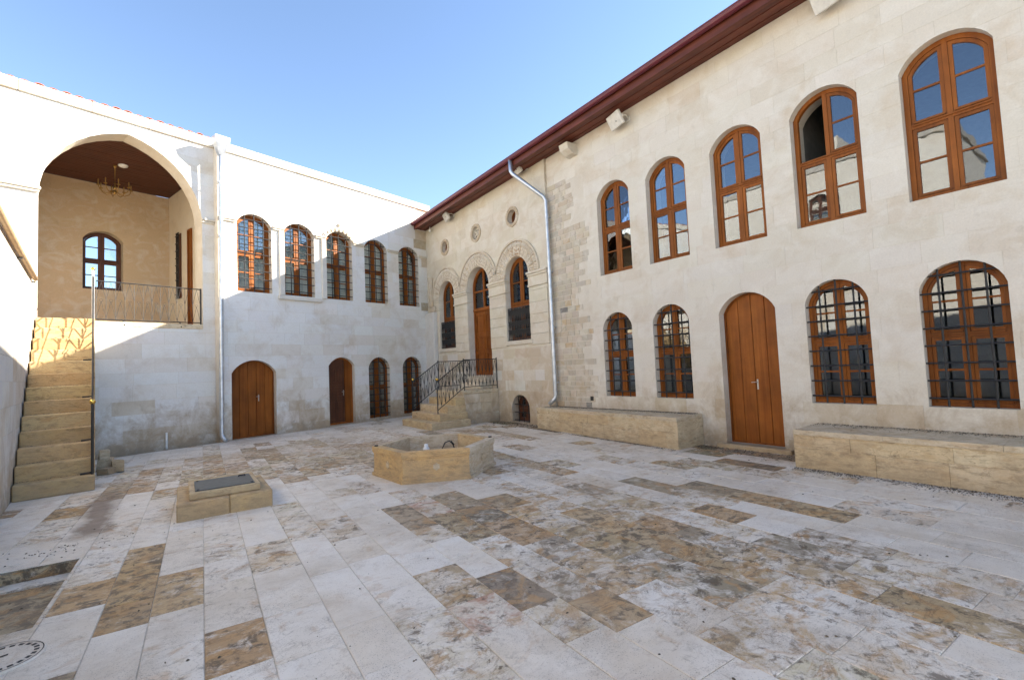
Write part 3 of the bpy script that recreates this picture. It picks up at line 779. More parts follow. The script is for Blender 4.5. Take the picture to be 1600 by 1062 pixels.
# oculi
for i, (x, z) in enumerate(((1.48, 5.80), (3.50, 5.79), (5.42, 5.77))):
    m = MB(); m.tint = (0.52, 0.43, 0.32); m.ring(circle(x, z, 0.29, 28), circle(x, z, 0.198, 28), YP-0.03, YP+0.02)
    for k in range(24):
        t = 2*pi*k/24; m.tube([(x+0.215*cos(t), YP-0.034, z+0.215*sin(t)), (x+0.275*cos(t), YP-0.034, z+0.275*sin(t))], 0.014, 5)
    oc = m.build('oculus', 'carved', A)
    m = MB(); m.tint = (0.62, 0.57, 0.48)
    if i == 1:
        for k in range(6):
            t = pi*k/3; cxx, czz = x+0.10*cos(t), z+0.10*sin(t); m.tube([(cxx+0.062*cos(q*pi/4), YP+0.06, czz+0.062*sin(q*pi/4)) for q in range(9)], 0.017, 5, False)
            m.tube([(x, YP+0.06, z), (x+0.19*cos(t+pi/6), YP+0.06, z+0.19*sin(t+pi/6))], 0.014, 5, False)
        m.ball((x, YP+0.06, z), 0.04); m.build('tracery', 'carved', oc)
        m = MB(); m.prism(circle(x, z, 0.196), YP+0.14, YP+0.15); m.build('pane', 'glass', oc)
    else:
        m.ring(circle(x, z, 0.196), circle(x, z, 0.165), YP+0.13, YP+0.18); m.build('round_frame', 'wood', oc)
        m = MB(); m.prism(circle(x, z, 0.168), YP+0.16, YP+0.19); m.build('shutter', 'wood_dark', oc)
window(A, 5.42, 0.02, 0.80, 0.76, 0.36, YP+0.22, wood='wood_dark', grille=True, gy=-0.12, ngr=4, hb=False, transom=0.45)
# plaster pier in the corner
m = MB(); m.tint = (0.62, 0.61, 0.60); m.box(0.02, 0.72, YP-0.16, YP-0.001, -0.1, 3.62, 0.015); m.build('corner_pier', 'plaster', A)
m = MB(); m.tint = (0.52, 0.45, 0.36); m.box(0.30, 0.70, YP-0.11, YP-0.002, 3.63, 3.84, 0.03); m.lathe([(0.09, 0), (0.09, 0.9), (0.12, 1.0), (0.12, 1.06)], (0.42, YP-0.06, 3.84), 12); m.build('corner_colonnette', 'carved', A)
# body
m = MB(); m.tint = (0.5, 0.46, 0.4)
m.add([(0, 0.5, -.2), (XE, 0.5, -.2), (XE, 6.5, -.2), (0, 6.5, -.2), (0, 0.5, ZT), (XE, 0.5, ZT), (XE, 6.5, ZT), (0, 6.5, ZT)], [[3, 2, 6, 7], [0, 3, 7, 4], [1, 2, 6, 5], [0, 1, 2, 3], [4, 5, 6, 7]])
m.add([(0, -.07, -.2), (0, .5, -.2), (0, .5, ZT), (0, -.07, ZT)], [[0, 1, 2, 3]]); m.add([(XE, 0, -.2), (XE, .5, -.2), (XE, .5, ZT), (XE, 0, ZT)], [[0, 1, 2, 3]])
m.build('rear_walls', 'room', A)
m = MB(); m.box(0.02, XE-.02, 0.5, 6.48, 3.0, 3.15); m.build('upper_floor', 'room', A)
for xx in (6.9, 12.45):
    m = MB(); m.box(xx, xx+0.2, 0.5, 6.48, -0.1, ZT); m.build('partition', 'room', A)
# eaves : slight fall toward the corner
def ez(u): return 6.70+0.019*u
m = MB()
def sl(y0, y1, zb, zt, mm, x0=-0.15, x1=XE):
    mm.add([(x0, y0, ez(x0)+zb), (x1, y0, ez(x1)+zb), (x1, y1, ez(x1)+zb), (x0, y1, ez(x0)+zb), (x0, y0, ez(x0)+zt), (x1, y0, ez(x1)+zt), (x1, y1, ez(x1)+zt), (x0, y1, ez(x0)+zt)],
           [[0, 1, 2, 3], [7, 6, 5, 4], [4, 5, 1, 0], [6, 7, 3, 2], [0, 3, 7, 4], [1, 5, 6, 2]], ((x0+x1)/2, (y0+y1)/2, (ez(x0)+ez(x1)+zb+zt)/2))
sl(-0.60, 0.3, 0.16, 0.22, m); ev = m.build('eaves', 'eave', A)
for k in range(6):
    y0 = -0.565+k*0.102; mb = MB(); dz = (0.0, 0.012, 0.002, 0.014, 0.004, 0.014)[k]+0.006*k; sl(y0+0.009, y0+0.093, 0.02+dz, 0.155, mb); mb.build('soffit_board', 'eave', ev)
mb = MB(); sl(-0.60, -0.568, -0.01, 0.235, mb); mb.build('fascia', 'eave', ev)
mb = MB(); pts = []
nn = 8; n_ = nn+1
for u in (-0.2, XE):
    for i in range(nn+1):
        t = pi+pi*i/nn; pts.append((u, -0.672+0.07*cos(t), ez(u)+0.20+0.085*sin(t)))
    for i in range(nn+1):
        t = 2*pi-pi*i/nn; pts.append((u, -0.672+0.063*cos(t), ez(u)+0.20+0.078*sin(t)))
q = 2*n_
mb.add(pts, [[i, (i+1) % q, q+(i+1) % q, q+i] for i in range(q)]+[list(range(q))[::-1], list(range(q, 2*q))])
mb.tube([(-0.2, -0.742, ez(-.2)+0.20), (XE, -0.742, ez(XE)+0.20)], 0.012, 6); mb.build('gutter', 'gutter', ev)
mb = MB()
mb.add([(-.15, -0.60, ez(0)+0.24), (XE, -0.60, ez(XE)+0.24), (XE, 3.2, ez(XE)+1.2), (-.15, 3.2, ez(0)+1.2), (XE, 6.9, ez(XE)+.24), (-.15, 6.9, ez(0)+.24)], [[0, 1, 2, 3], [3, 2, 4, 5]]); mb.build('roof', 'tile', A)
# downpipe
m = MB(); PP = [(6.22, -0.672, ez(6.2)+0.14), (6.24, -0.672, 6.66), (6.28, -0.655, 6.58), (6.90, -0.16, 5.86), (6.94, -0.12, 5.75), (6.945, -0.12, 3.2), (6.945, -0.12, 0.80), (6.93, -0.14, 0.72), (6.84, -0.26, 0.58)]
m.tube(PP, 0.052, 12); dp = m.build('downpipe', 'zinc', A, True)
for zz in (5.3, 3.9, 2.5, 1.1):
    mb = MB(); mb.tube([(6.945, -0.12, zz), (6.945, -0.12, zz+0.04)], 0.058, 12); mb.box(6.93, 6.96, -0.07, 0.02, zz+0.005, zz+0.035); mb.build('pipe_clamp', 'zinc', dp)
# carved stone corbel below the eaves
m = MB(); m.tint = (0.63, 0.60, 0.54)
m.add([(7.74, 0.02, 6.55), (8.02, 0.02, 6.55), (8.02, 0.02, 6.82), (7.74, 0.02, 6.82), (7.74, -0.30, 6.66), (8.02, -0.30, 6.66), (8.02, -0.34, 6.80), (7.74, -0.34, 6.80), (7.74, -0.16, 6.57), (8.02, -0.16, 6.57)],
      [[3, 2, 6, 7], [7, 6, 5, 4], [4, 5, 9, 8], [8, 9, 1, 0], [0, 3, 7, 4, 8], [1, 9, 5, 6, 2]], (7.88, -.12, 6.7)); m.build('corbel', 'carved', A)
m = MB(); m.box(8.03, 8.13, -0.012, 0.004, 0.70, 0.80, 0.004); m.build('vent_plate', 'iron', A)

# ================================================================== BACK WING
B = empty('back_wing', (0, 0, 0), RB, 'whitewashed stone wing with five barred windows facing down the courtyard', 'building')
FB = Matrix.Rotation(RB, 4, 'Z')
BX = [-6.205, -4.95, -3.67, -2.31, -0.925]; BW, BH, BR = 0.90, 2.13, 0.27; BZ = 3.87
UB = -7.10
B_d1 = (-6.26, 1.13, 2.03, 0.33); B_d2 = (-3.68, 0.88, 2.05, 0.25); BLX = [-2.30, -0.92]; BLW, BLH, BLR = 0.83, 1.98, 0.34; BLZ = 0.085
opB = [arch(BW, BH, BR, x, BZ) for x in BX]+[arch(B_d1[1], B_d1[2], B_d1[3], B_d1[0], 0.01), arch(B_d2[1], B_d2[2], B_d2[3], B_d2[0], 0.03)]+[arch(BLW, BLH, BLR, x, BLZ) for x in BLX]
ZB = 7.50
wallB = wall_panel(B, 'wall', [(UB, -0.2), (0, -0.2), (0, ZB), (UB, ZB)], opB)
BWHT = [(0.75, 0.76, 0.775)]*6+[(0.74, 0.735, 0.73)]*4+[(0.71, 0.69, 0.655)]*2
def tintB(r):
    x = (r[0]+r[1])/2; z = (r[2]+r[3])/2
    if z < 1.2 and random.random() < 0.28: return jit(random.choice([(0.61, 0.56, 0.48), (0.62, 0.58, 0.52), (0.58, 0.52, 0.43), (0.64, 0.61, 0.57)]), .03)
    if x > -0.35 and z > 3.8 and random.random() < 0.6: return jit(random.choice([(0.45, 0.38, 0.28), (0.30, 0.26, 0.22), (0.55, 0.48, 0.38)]))
    return jit(random.choice(BWHT), 0.025)
make_blocks(wallB, courses(UB, -0.01, -0.1, ZB, 0.27, 0.37, 0.45, 0.95), opB, 0, 'wall', tintB, FB, 280)
for i, x in enumerate(BX):
    window(B, x, BZ, BW, BH, BR, 0.17, grille=True, gy=-0.13, ngr=9, curtain=True)
for x in BLX: window(B, x, BLZ, BLW, BLH, BLR, 0.15, wood='wood', grille=True, gy=-0.12, ngr=9, curtain=False)
plank_door(B, B_d1[0], 0.01, *B_d1[1:], 5, 0.14, 0.16, 1.02)
# second door: panelled leaf standing ajar within its frame
x, w_, h_, r_ = B_d2
K = clean(arch(w_-0.004, h_-0.004, r_, 0, 0.002)); m = MB(); m.ring(K, inset(K, 0.05), 0, 0.1); d2 = m.build('door', 'wood', B); d2.location = (x, 0.13, 0.03)
I = inset(K, 0.05)
m = MB(); L = clean(half(I, -0.4, 0.17, 0, 9)); m.prism(L, 0.03, 0.07)
for (x0, x1, q0, q1) in ((-0.34, -0.13, 0.12, 0.68), (-0.08, 0.12, 0.12, 0.68), (-0.34, 0.12, 0.76, 0.86), (-0.24, 0.04, 0.92, 1.04), (-0.34, 0.12, 1.10, 1.20), (-0.34, -0.13, 1.28, 1.72), (-0.08, 0.12, 1.28, 1.76)):
    m.ring([(x0, q0), (x1, q0), (x1, q1), (x0, q1)], [(x0+.03, q0+.03), (x1-.03, q0+.03), (x1-.03, q1-.03), (x0+.03, q1-.03)], 0.012, 0.032)
m.build('door_leaf', 'wood_dark', d2)
m = MB(); m.prism(clean(half(I, 0.178, 0.5, 0, 9)), 0.012, 0.06); m.build('door_leaf', 'wood', d2); handle(d2, 0.13, 0.95, 0.03)
# mouldings between the upper windows, sill, pilasters
zm = BZ+BH-BR-0.06
edges_ = [UB]+sum([[c-BW/2, c+BW/2] for c in BX], [])+[-0.10]
for k in range(0, len(edges_), 2):
    x0, x1 = edges_[k], edges_[k+1]
    if x1-x0 < 0.05: continue
    m = MB(); m.tint = jit((0.64, 0.61, 0.55), .02); p0 = 0.012 if k else 0.0
    m.box(x0+p0, x1-0.012, -0.085, 0.003, zm+0.045, zm+0.10, 0.01); m.box(x0+p0+0.012, x1-0.024, -0.055, 0.003, zm, zm+0.044, 0.012); m.build('moulding', 'wall', B)
for k in (1, 2):
    x0, x1 = BX[k-1]+BW/2, BX[k]-BW/2
    m = MB(); m.tint = (0.65, 0.63, 0.60); m.box(x1-0.16, x1-0.02, -0.06, 0.003, BZ-0.02, zm-0.003, 0.006); m.build('pilaster', 'wall', B)
m = MB(); m.tint = (0.65, 0.63, 0.60); m.box(BX[1]-BW/2-0.2, BX[1]+BW/2+0.2, -0.075, 0.003, BZ-0.14, BZ-0.025, 0.012); m.build('sill', 'wall', B)
# carved hood over the middle window
cxx = BX[2]; R = (BW*BW/4+BR*BR)/(2*BR); zc = BZ+BH-R; th = math.asin(BW/2/R)*1.02; hood = MB(); hood.tint = (0.60, 0.54, 0.45)
nn = 24; pin = [(cxx+(R+0.012)*sin(-th+2*th*i/nn), zc+(R+0.012)*cos(-th+2*th*i/nn)) for i in range(nn+1)]; po = [(cxx+(R+0.13)*sin(-th+2*th*i/nn), zc+(R+0.13)*cos(-th+2*th*i/nn)) for i in range(nn+1)]
n = nn+1
hood.add([(x, -0.045, z) for x, z in pin]+[(x, -0.06, z) for x, z in po]+[(x, 0.003, z) for x, z in pin]+[(x, 0.003, z) for x, z in po],
         sum([[[i, i+1, n+i+1, n+i], [n+i, n+i+1, 3*n+i+1, 3*n+i], [i+1, i, 2*n+i, 2*n+i+1]] for i in range(nn)], []))
for i in range(9):
    t = -th+2*th*(i+0.5)/9; hood.tube([(cxx+(R+0.03)*sin(t), -0.055, zc+(R+0.03)*cos(t)), (cxx+(R+0.11)*sin(t), -0.07, zc+(R+0.11)*cos(t))], [0.03, 0.015], 6)
hood.lathe([(0.03, 0), (0.02, 0.05), (0.05, 0.10), (0.035, 0.15), (0.005, 0.17)], (cxx, -0.03, zc+R+0.12), 8)
hood.build('window_hood', 'carved', B)
# cornice
def cornice(par, x0, x1, z0, z1, prj):
    x = x0
    while x < x1-0.02:
        l = random.uniform(0.7, 1.15); e = min(x+l, x1)
        if x1-e < 0.3: e = x1
        m = MB(); m.tint = jit(random.choice([(0.62, 0.59, 0.54), (0.60, 0.54, 0.44), (0.64, 0.61, 0.56)]), .04); dz = random.uniform(-.004, .004)
        m.box(x+0.003, e-0.003, -prj+random.uniform(-.004, .004), 0.35, z0, z1+dz, 0.012); m.build('cornice_block', 'wall', par); x = e
cornice(B, UB, 0.15, ZB+0.002, 7.735, 0.055)
def tiles(par, x0, x1, z, y0, st=0.21):
    me = None; x = x0; k = 0
    rf = MB(); rf.add([(x0, y0, z-0.0), (x1, y0, z-0.0), (x1, 5.0, z+0.75), (x0, 5.0, z+0.75)], [[0, 1, 2, 3]]); r = rf.build('roof', 'tile', par)
    def mk():
        m = MB(); nn = 6; vs = []
        for yy, zz in ((0, 0), (0.45, 0.08)):
            for i in range(nn+1): t = pi*i/nn; vs.append((0.085*cos(t), yy, zz+0.05*sin(t)))
        for yy, zz in ((0, 0), (0.45, 0.08)):
            for i in range(nn+1): t = pi*i/nn; vs.append((0.07*cos(t), yy, zz+0.037*sin(t)))
        q = nn+1; m.add(vs, [[i, q+i, q+i+1, i+1] for i in range(nn)]+[[2*q+i, i, i+1, 2*q+i+1] for i in range(nn)]+[[2*q+i, 2*q+i+1, 3*q+i+1, 3*q+i] for i in range(nn)])
        return m.mesh('roof_tile', 'tile', True)
    me = cached('rt', mk)
    while x < x1:
        link('roof_tile', me, r, (x+random.uniform(-.012, .012), y0+random.uniform(-.03, .02), z+0.006+random.uniform(-.006, .01))); x += st
tiles(B, UB+0.4, 0.2, 7.737, 0.16)
m = MB(); m.tint = (0.5, 0.46, 0.4)
UR_ = UB+0.27
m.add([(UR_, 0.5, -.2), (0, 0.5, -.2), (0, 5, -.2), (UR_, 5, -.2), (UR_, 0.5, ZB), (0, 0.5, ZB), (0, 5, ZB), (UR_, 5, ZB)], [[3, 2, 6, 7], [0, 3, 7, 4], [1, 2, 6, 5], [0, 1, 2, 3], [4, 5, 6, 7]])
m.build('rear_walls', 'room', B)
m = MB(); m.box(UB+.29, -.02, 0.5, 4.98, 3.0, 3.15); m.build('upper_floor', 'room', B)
# west return above the iwan wing's plane (this wing stands a little proud)
m = MB(); m.tint = (0.62, 0.59, 0.54); m.box(UB-0.004, UB+0.02, 0.0, 0.3, -0.1, ZB); m.build('return', 'wall', B)
# downpipe with hopper head
m = MB(); xh = UB+0.03
m.tube([(xh, -0.13, 7.34), (xh+0.0, -0.12, 6.9), (xh-0.02, -0.11, 3.0), (xh-0.035, -0.11, 0.22), (xh-0.03, -0.14, 0.14), (xh+0.02, -0.24, 0.05)], 0.05, 12); dp = m.build('downpipe', 'zinc', B, True)
m = MB(); m.add([(xh-.05, -.18, 7.32), (xh+.05, -.18, 7.32), (xh+.05, -.08, 7.32), (xh-.05, -.08, 7.32), (xh-.16, -.29, 7.60), (xh+.16, -.29, 7.60), (xh+.16, -.058, 7.60), (xh-.16, -.058, 7.60),
    (xh-.18, -.31, 7.77), (xh+.18, -.31, 7.77), (xh+.18, -.058, 7.77), (xh-.18, -.058, 7.77), (xh-.165, -.295, 7.74), (xh+.165, -.295, 7.74), (xh+.165, -.075, 7.74), (xh-.165, -.075, 7.74)],
    [[0, 1, 5, 4], [1, 2, 6, 5], [2, 3, 7, 6], [3, 0, 4, 7], [4, 5, 9, 8], [5, 6, 10, 9], [6, 7, 11, 10], [7, 4, 8, 11], [8, 9, 13, 12], [9, 10, 14, 13], [10, 11, 15, 14], [11, 8, 12, 15], [12, 13, 14, 15], [3, 2, 1, 0]])
m.build('hopper_head', 'zinc', dp)
for zz in (6.6, 5.2, 3.6, 2.1, 0.7):
    mb = MB(); mb.tube([(xh-0.02, -0.112, zz), (xh-0.02, -0.112, zz+0.04)], 0.056, 12); mb.box(xh-0.03, xh, -0.06, 0.01, zz+.005, zz+.035); mb.build('pipe_clamp', 'zinc', dp)

# ================================================================== IWAN WING
REC = 0.25; ZBC = 7.61
I0 = N2*REC
C = empty('iwan_wing', I0, RB, 'pale stone wing with a tall pointed arch opening to a raised porch', 'building')
FC = Matrix.Translation(I0) @ FB
ix, iw = -8.865, 2.98
IZ = 2.97
opI = pointed(iw, IZ, 5.53, 7.35, ix)
XL = -13.5; XR = UB+0.02
wallC = wall_panel(C, 'wall', [(XL, -0.2), (XR, -0.2), (XR, ZBC), (XL, ZBC)], [opI], 0.5)
make_blocks(wallC, courses(XL+1.2, XR-.01, -0.1, ZBC, 0.27, 0.37, 0.45, 0.95), [opI], 0, 'wall', tintB, FC, 200)
cornice(C, XL, UB, ZBC+0.002, 7.85, 0.055)
tiles(C, XL, UB+0.1, 7.850, 0.015)
# arch lining voussoirs: thin soffit stones
m = MB(); m.tint = (0.62, 0.56, 0.46)
for (x0, x1) in ((XL, ix-iw/2+0.03), (ix+iw/2-0.03, XR-0.02)):
    m = MB(); m.tint = (0.64, 0.61, 0.55)
    m.box(x0, x1, -0.095, 0.003, 5.63, 5.69, 0.012); m.box(x0, x1-0.02 if x0 == XL else x1, -0.06, 0.003, 5.575, 5.629, 0.012); m.build('impost', 'wall', C)
# room of the iwan
DI = 4.0; ur, ul = -6.95, -10.75; ZC = 7.34
def room_wall(name, P, Qv, holes=(), tint=(0.52, 0.43, 0.32)): pass
opN = arch(0.90, 1.70, 0.27, -8.545, 4.28)
m = MB(); m.tint = (0.54, 0.45, 0.33)
flat, tris = tess([(ul, IZ), (ur, IZ), (ur, ZC), (ul, ZC)], [opN])
fs = []
for tr in tris:
    a_, b_, c_ = [flat[i] for i in tr]; fs.append(tr if (b_-a_).cross(c_-a_).z > 0 else tr[::-1])
m.add([(p.x, DI, p.y) for p in flat], fs)
n = len(opN); m.add([(p, DI, q) for p, q in opN]+[(p, DI+0.4, q) for p, q in opN], [[i, (i+1) % n, n+(i+1) % n, n+i] for i in range(n)])
rw = m.build('iwan_back_wall', 'wall', C)
rows = courses(ul, ur, IZ, ZC, 0.3, 0.4, 0.5, 1.0)
make_blocks(rw, [r for r in rows], [opN], DI-0.001, 'wall', lambda r: jit((0.60, 0.46, 0.315), .02), FC, 120)
m = MB(); m.tint = (0.74, 0.67, 0.56); m.add([(ur, 0.5, IZ), (ur, DI, IZ), (ur, DI, ZC), (ur, 0.5, ZC)], [[3, 2, 1, 0]]); m.build('iwan_side_wall', 'plaster', C)
m = MB(); m.tint = (0.70, 0.63, 0.52); m.add([(ul, 0.5, IZ), (ul, DI, IZ), (ul, DI, ZC), (ul, 0.5, ZC)], [[0, 1, 2, 3]])
m.build('iwan_side_wall', 'plaster', C)
m = MB(); m.tint = (0.66, 0.58, 0.46); m.box(ul, ur, 0.0, DI, IZ-0.3, IZ-0.003); m.box(ix-iw/2+0.003, ix+iw/2-0.003, -0.012, 0.4, IZ-0.12, IZ+0.0, 0.008); m.build('iwan_floor', 'ystone', C)
m = MB(); y = 0.50
while y < DI:
    m.box(ul, ur, y+0.004, min(DI, y+0.112), ZC+random.uniform(0, .006), ZC+0.03, 0.006); y += 0.115
m.box(ul, ur, 0.5, DI, ZC+0.028, ZC+0.2); m.build('board_ceiling', 'ceil', C)
window(C, -8.545, 4.28, 0.90, 1.70, 0.27, DI+0.24, wood='wood_dark')
# doorway and barred window in the side wall, seen almost edge on
m = MB(); m.box(ur-0.05, ur+0.02, 2.00, 2.05, 3.0, 5.96, 0.008); m.box(ur-0.05, ur+0.02, 2.25, 2.30, 3.0, 5.96, 0.008); m.box(ur-0.05, ur+0.02, 2.051, 2.249, 5.90, 5.96, 0.008); m.box(ur-0.012, ur+0.01, 2.05, 2.25, 3.0, 5.90); m.build('side_door', 'wood', C)
m = MB(); m.box(ur-0.02, ur+0.01, 2.90, 3.12, 4.05, 6.0); sw2 = m.build('side_window', 'wood_dark', C)
m = MB()
for k in range(9): m.tube([(ur-0.09, 2.88, 4.15+k*0.22), (ur-0.09, 3.14, 4.15+k*0.22)], 0.014, 5)
for yy in (2.92, 3.01, 3.10): m.tube([(ur-0.075, yy, 4.02), (ur-0.075, yy, 6.02)], 0.014, 5)
m.build('grille', 'iron', sw2)
# balcony railing
m = MB(); rail_panel(m, (-9.42, 0.10, IZ), (-7.40, 0.10, IZ), 0.90, 0.165, 0.0055, 0.05)
for xx in (-8.95, -7.85): m.tube([(xx, 0.10, IZ+0.05), (xx, 0.02, IZ-0.04), (xx, -0.02, IZ-0.08)], 0.014, 6)
m.tube([(-7.395, 0.10, IZ), (-7.395, 0.10, IZ+0.92)], 0.016, 6); m.build('balcony_railing', 'iron', C)
m = MB(); m.tint = (0.5, 0.46, 0.4)
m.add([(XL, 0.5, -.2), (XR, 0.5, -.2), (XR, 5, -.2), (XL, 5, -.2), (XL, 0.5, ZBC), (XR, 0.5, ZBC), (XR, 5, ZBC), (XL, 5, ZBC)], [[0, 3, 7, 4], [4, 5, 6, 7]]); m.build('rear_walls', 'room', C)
m = MB(); m.tube([(-8.17, -0.03, 0.0), (-8.17, -0.03, 0.38)], 0.022, 10); m.build('vent_pipe', 'white', C)

# chandelier and ceiling lamp in the iwan
cpos = FC @ Vector((-8.66, 2.2, 0)); 
ch = empty('chandelier', (cpos.x, cpos.y, ZC-0.002), RB, 'brass eight-armed chandelier hanging from the wooden porch ceiling', 'chandelier')
ch.scale = (0.85, 0.85, 0.85)
m = MB(); m.lathe([(0.001, 0), (0.05, 0), (0.045, -0.05), (0.012, -0.07), (0.008, -0.55), (0.03, -0.58), (0.012, -0.62), (0.05, -0.70), (0.05, -0.74), (0.015, -0.78), (0.055, -0.84), (0.03, -0.90), (0.001, -0.93)], (0, 0, 0), 14); m.build('stem', 'oldbrass', ch, True)
for k in range(8):
    t = 2*pi*k/8; m = MB(); c_, s_ = cos(t), sin(t)
    m.tube([(r*c_, r*s_, z) for r, z in ((0.03, -0.80), (0.12, -0.90), (0.24, -0.92), (0.36, -0.84), (0.40, -0.72))], 0.011, 6)
    m.lathe([(0.045, 0), (0.05, 0.015), (0.018, 0.02), (0.018, 0.03)], (0.40*c_, 0.40*s_, -0.72), 10); ar = m.build('arm', 'oldbrass', ch, True)
    m = MB(); m.lathe([(0.014, 0), (0.014, 0.09), (0.02, 0.12), (0.012, 0.15), (0.001, 0.17)], (0.40*c_, 0.40*s_, -0.69), 8); m.build('candle_bulb', 'oldbrass', ar, True)
sp = FC @ Vector((-8.52, 2.05, 0)); m = MB(); m.lathe([(0.001, -0.05), (0.06, -0.05), (0.10, -0.03), (0.11, 0.0)], (0, 0, 0), 18)
o = m.build('ceiling_lamp', 'white', None, True); o.location = (sp.x, sp.y, ZC-0.002); tag(o, 'small round white ceiling lamp beside the chandelier', 'lamp')

# ================================================================== SIDE WALL left
Dw = empty('side_wall', D0, atan2(DT.x, DT.y)*-1+pi/2, 'tall whitewashed courtyard wall beside the left staircase, lit on top', 'wall')
RD = atan2(DT.y, DT.x)
# local x runs toward the back wing; facing side is -y (courtyard lies to the right)
Dw.rotation_euler.z = RD
FD = Matrix.Translation(D0) @ Matrix.Rotation(RD, 4, 'Z')
m = MB(); m.tint = (0.58, 0.55, 0.5); m.box(-14.0, 3.84, 0.008, 0.5, -0.2, 3.70); dwall = m.build('wall', 'mortar', Dw)
make_blocks(dwall, courses(-6, 3.84, -0.1, 3.70, 0.30, 0.40, 0.28, 0.7), [], 0, 'wall', lambda r: jit(random.choice([(0.66, 0.655, 0.64)]*5+[(0.62, 0.58, 0.52)]*2+[(0.57, 0.50, 0.41)]), .03), FD, 120)
x = -13.0
while x < 3.72:
    e = min(3.72, x+random.uniform(0.7, 1.1)); m = MB(); m.tint = jit((0.62, 0.60, 0.56)); m.box(x+.003, e-.003, -0.03, 0.53, 3.702, 3.80, 0.015); m.build('coping_stone', 'wall', Dw); x = e
m = MB(); m.tube([(-13, -0.05, 3.60), (-6, -0.055, 3.60), (0, -0.05, 3.612), (3.0, -0.05, 3.64)], 0.04, 8); rl = m.build('timber_rail', 'rope', Dw, True)
for xx in (-5, -2, 0.6, 2.9):
    mb = MB(); mb.box(xx, xx+0.03, -0.06, 0.01, 3.55, 3.575); mb.build('bracket', 'iron', rl)

# ================================================================== LEFT STAIRCASE
ST = empty('stone_staircase', (-8.85, -6.22, 0), 0.0858, 'steep yellow limestone staircase climbing along the left wall to the porch', 'staircase')
gr_ = []
NR = 13; RH = 2.962/NR; TD = 0.285
for i in range(NR):
    m = MB(); m.tint = jit(random.choice([(0.50, 0.375, 0.205), (0.53, 0.41, 0.245), (0.46, 0.34, 0.18)]), .07)
    sk = random.uniform(-.006, .006)
    y0 = i*TD; y1 = 3.62
    m.box(-0.925+0.05, 0.0+sk*0.3, y0+sk, min(y1, y0+TD+0.05) if i < NR-1 else 3.84, i*RH+(0.0 if i == 0 else -0.03), (i+1)*RH-0.004, 0.012)
    m.build('step', 'ystone', ST)
    if i:
        for k in range(60): gr_.append((random.uniform(-0.87, -0.04), y0-abs(random.gauss(0, 0.02)), i*RH-0.003))
m = MB(); m.tint = (0.60, 0.56, 0.48)
pl = [(0.02, 0.0)]+sum([[(i*TD+0.02, (i+1)*RH-0.03), ((i+1)*TD+0.02, (i+1)*RH-0.03)] for i in range(NR-1)], [])+[(3.75, (NR-1)*RH), (3.75, 0.0)]
nP = len(pl)
flat, tris = tess(pl, [])
vs = [(-0.01, p.x, p.y) for p in flat]+[(-0.86, p.x, p.y) for p in flat]
m.add(vs, [list(t) for t in tris]+[[nP+i for i in t] for t in tris]+[[i, (i+1) % nP, nP+(i+1) % nP, nP+i] for i in range(nP)]); m.build('stair_core', 'plaster', ST)
rl = MB(); ys = 0.12; ye = 3.66
rail_panel(rl, (-0.03, ys, RH), (-0.03, ye, IZ+0.0), 0.92, 0.155, 0.009, 0.10)
rl.tube([(-0.03, ys, RH-.02), (-0.03, ys, RH+1.08)], 0.02, 8)
for k in (0, 2, 5, 8): rl.tube([(-0.03, ys+k*TD+0.05, (k+1)*RH+0.10), (-0.03, ys+k*TD+0.05, (k+1)*RH+0.02), (-0.17, ys+k*TD+0.05, (k+1)*RH+0.012)], 0.016, 6)
r_ = rl.build('railing', 'iron', ST)
m = MB(); m.tube([(-0.03, ye, IZ-0.15), (-0.03, ye, IZ+1.06)], 0.024, 10); m.build('newel_post', 'zinc', r_)
for (yy, zz) in ((ys, RH+1.10), (ye, IZ+1.08)):
    m = MB(); m.ball((-0.03, yy, zz), 0.04, 12); m.build('brass_knob', 'brass', r_, True)

# ================================================================== PORCH STEPS (right)
EN = empty('entrance_steps', (0, 0, 0), 0, 'short stone stairs with black iron railings up to the arched entrance', 'staircase')
YN, YF = -4.38, -2.80
PZ = 0.95; rs = PZ/5
xf = [-2.42, -2.12, -1.83, -1.55, -1.27]
for i in range(4):
    ysN = YN-(0.30, 0.17, 0.09, 0.05)[i]; yF = YF+(0.0, -0.012, 0.012, -0.006)[i]
    y = ysN
    parts = [ysN, ysN+random.uniform(0.3, 0.5), yF]
    for q in range(2):
        m = MB(); m.tint = jit(random.choice([(0.60, 0.50, 0.34), (0.62, 0.56, 0.44), (0.56, 0.45, 0.29)]), .05)
        m.box(xf[i], xf[4]+0.03-0.004*i, parts[q]+.002, parts[q+1]-.002, -0.02-0.003*i, (i+1)*rs, 0.014); m.build('step', 'ystone', EN)
m = MB(); m.tint = (0.57, 0.50, 0.40); m.box(xf[4], -0.075, YN, YF, -0.1, PZ-0.10, 0.01); m.build('landing_base', 'wall', EN)
m = MB(); m.tint = (0.60, 0.55, 0.46); m.box(xf[4]-0.03, -0.075, YN-0.03, YF+0.03, PZ-0.098, PZ, 0.012); m.build('landing', 'ystone', EN)
z = 0.0
while z < PZ-0.12:          # facing stones of the landing
    h = min(0.29, PZ-0.10-z); x = xf[1]+0.35
    while x < -0.09:
        l = random.uniform(0.35, 0.6); e = min(x+l, -0.08); z1 = z+h
        m = MB(); m.tint = jit(random.choice([(0.58, 0.50, 0.38), (0.54, 0.45, 0.33), (0.60, 0.55, 0.46)]), .04)
        top = PZ-0.1 if x > xf[4]-0.05 else None
        if top: m.box(max(x, xf[4])+.003, e-.003, YN-0.012, YN+0.03, z+.003, z1-.003, 0.004); m.build('facing_stone', 'wall', EN)
        x = e
    z += h
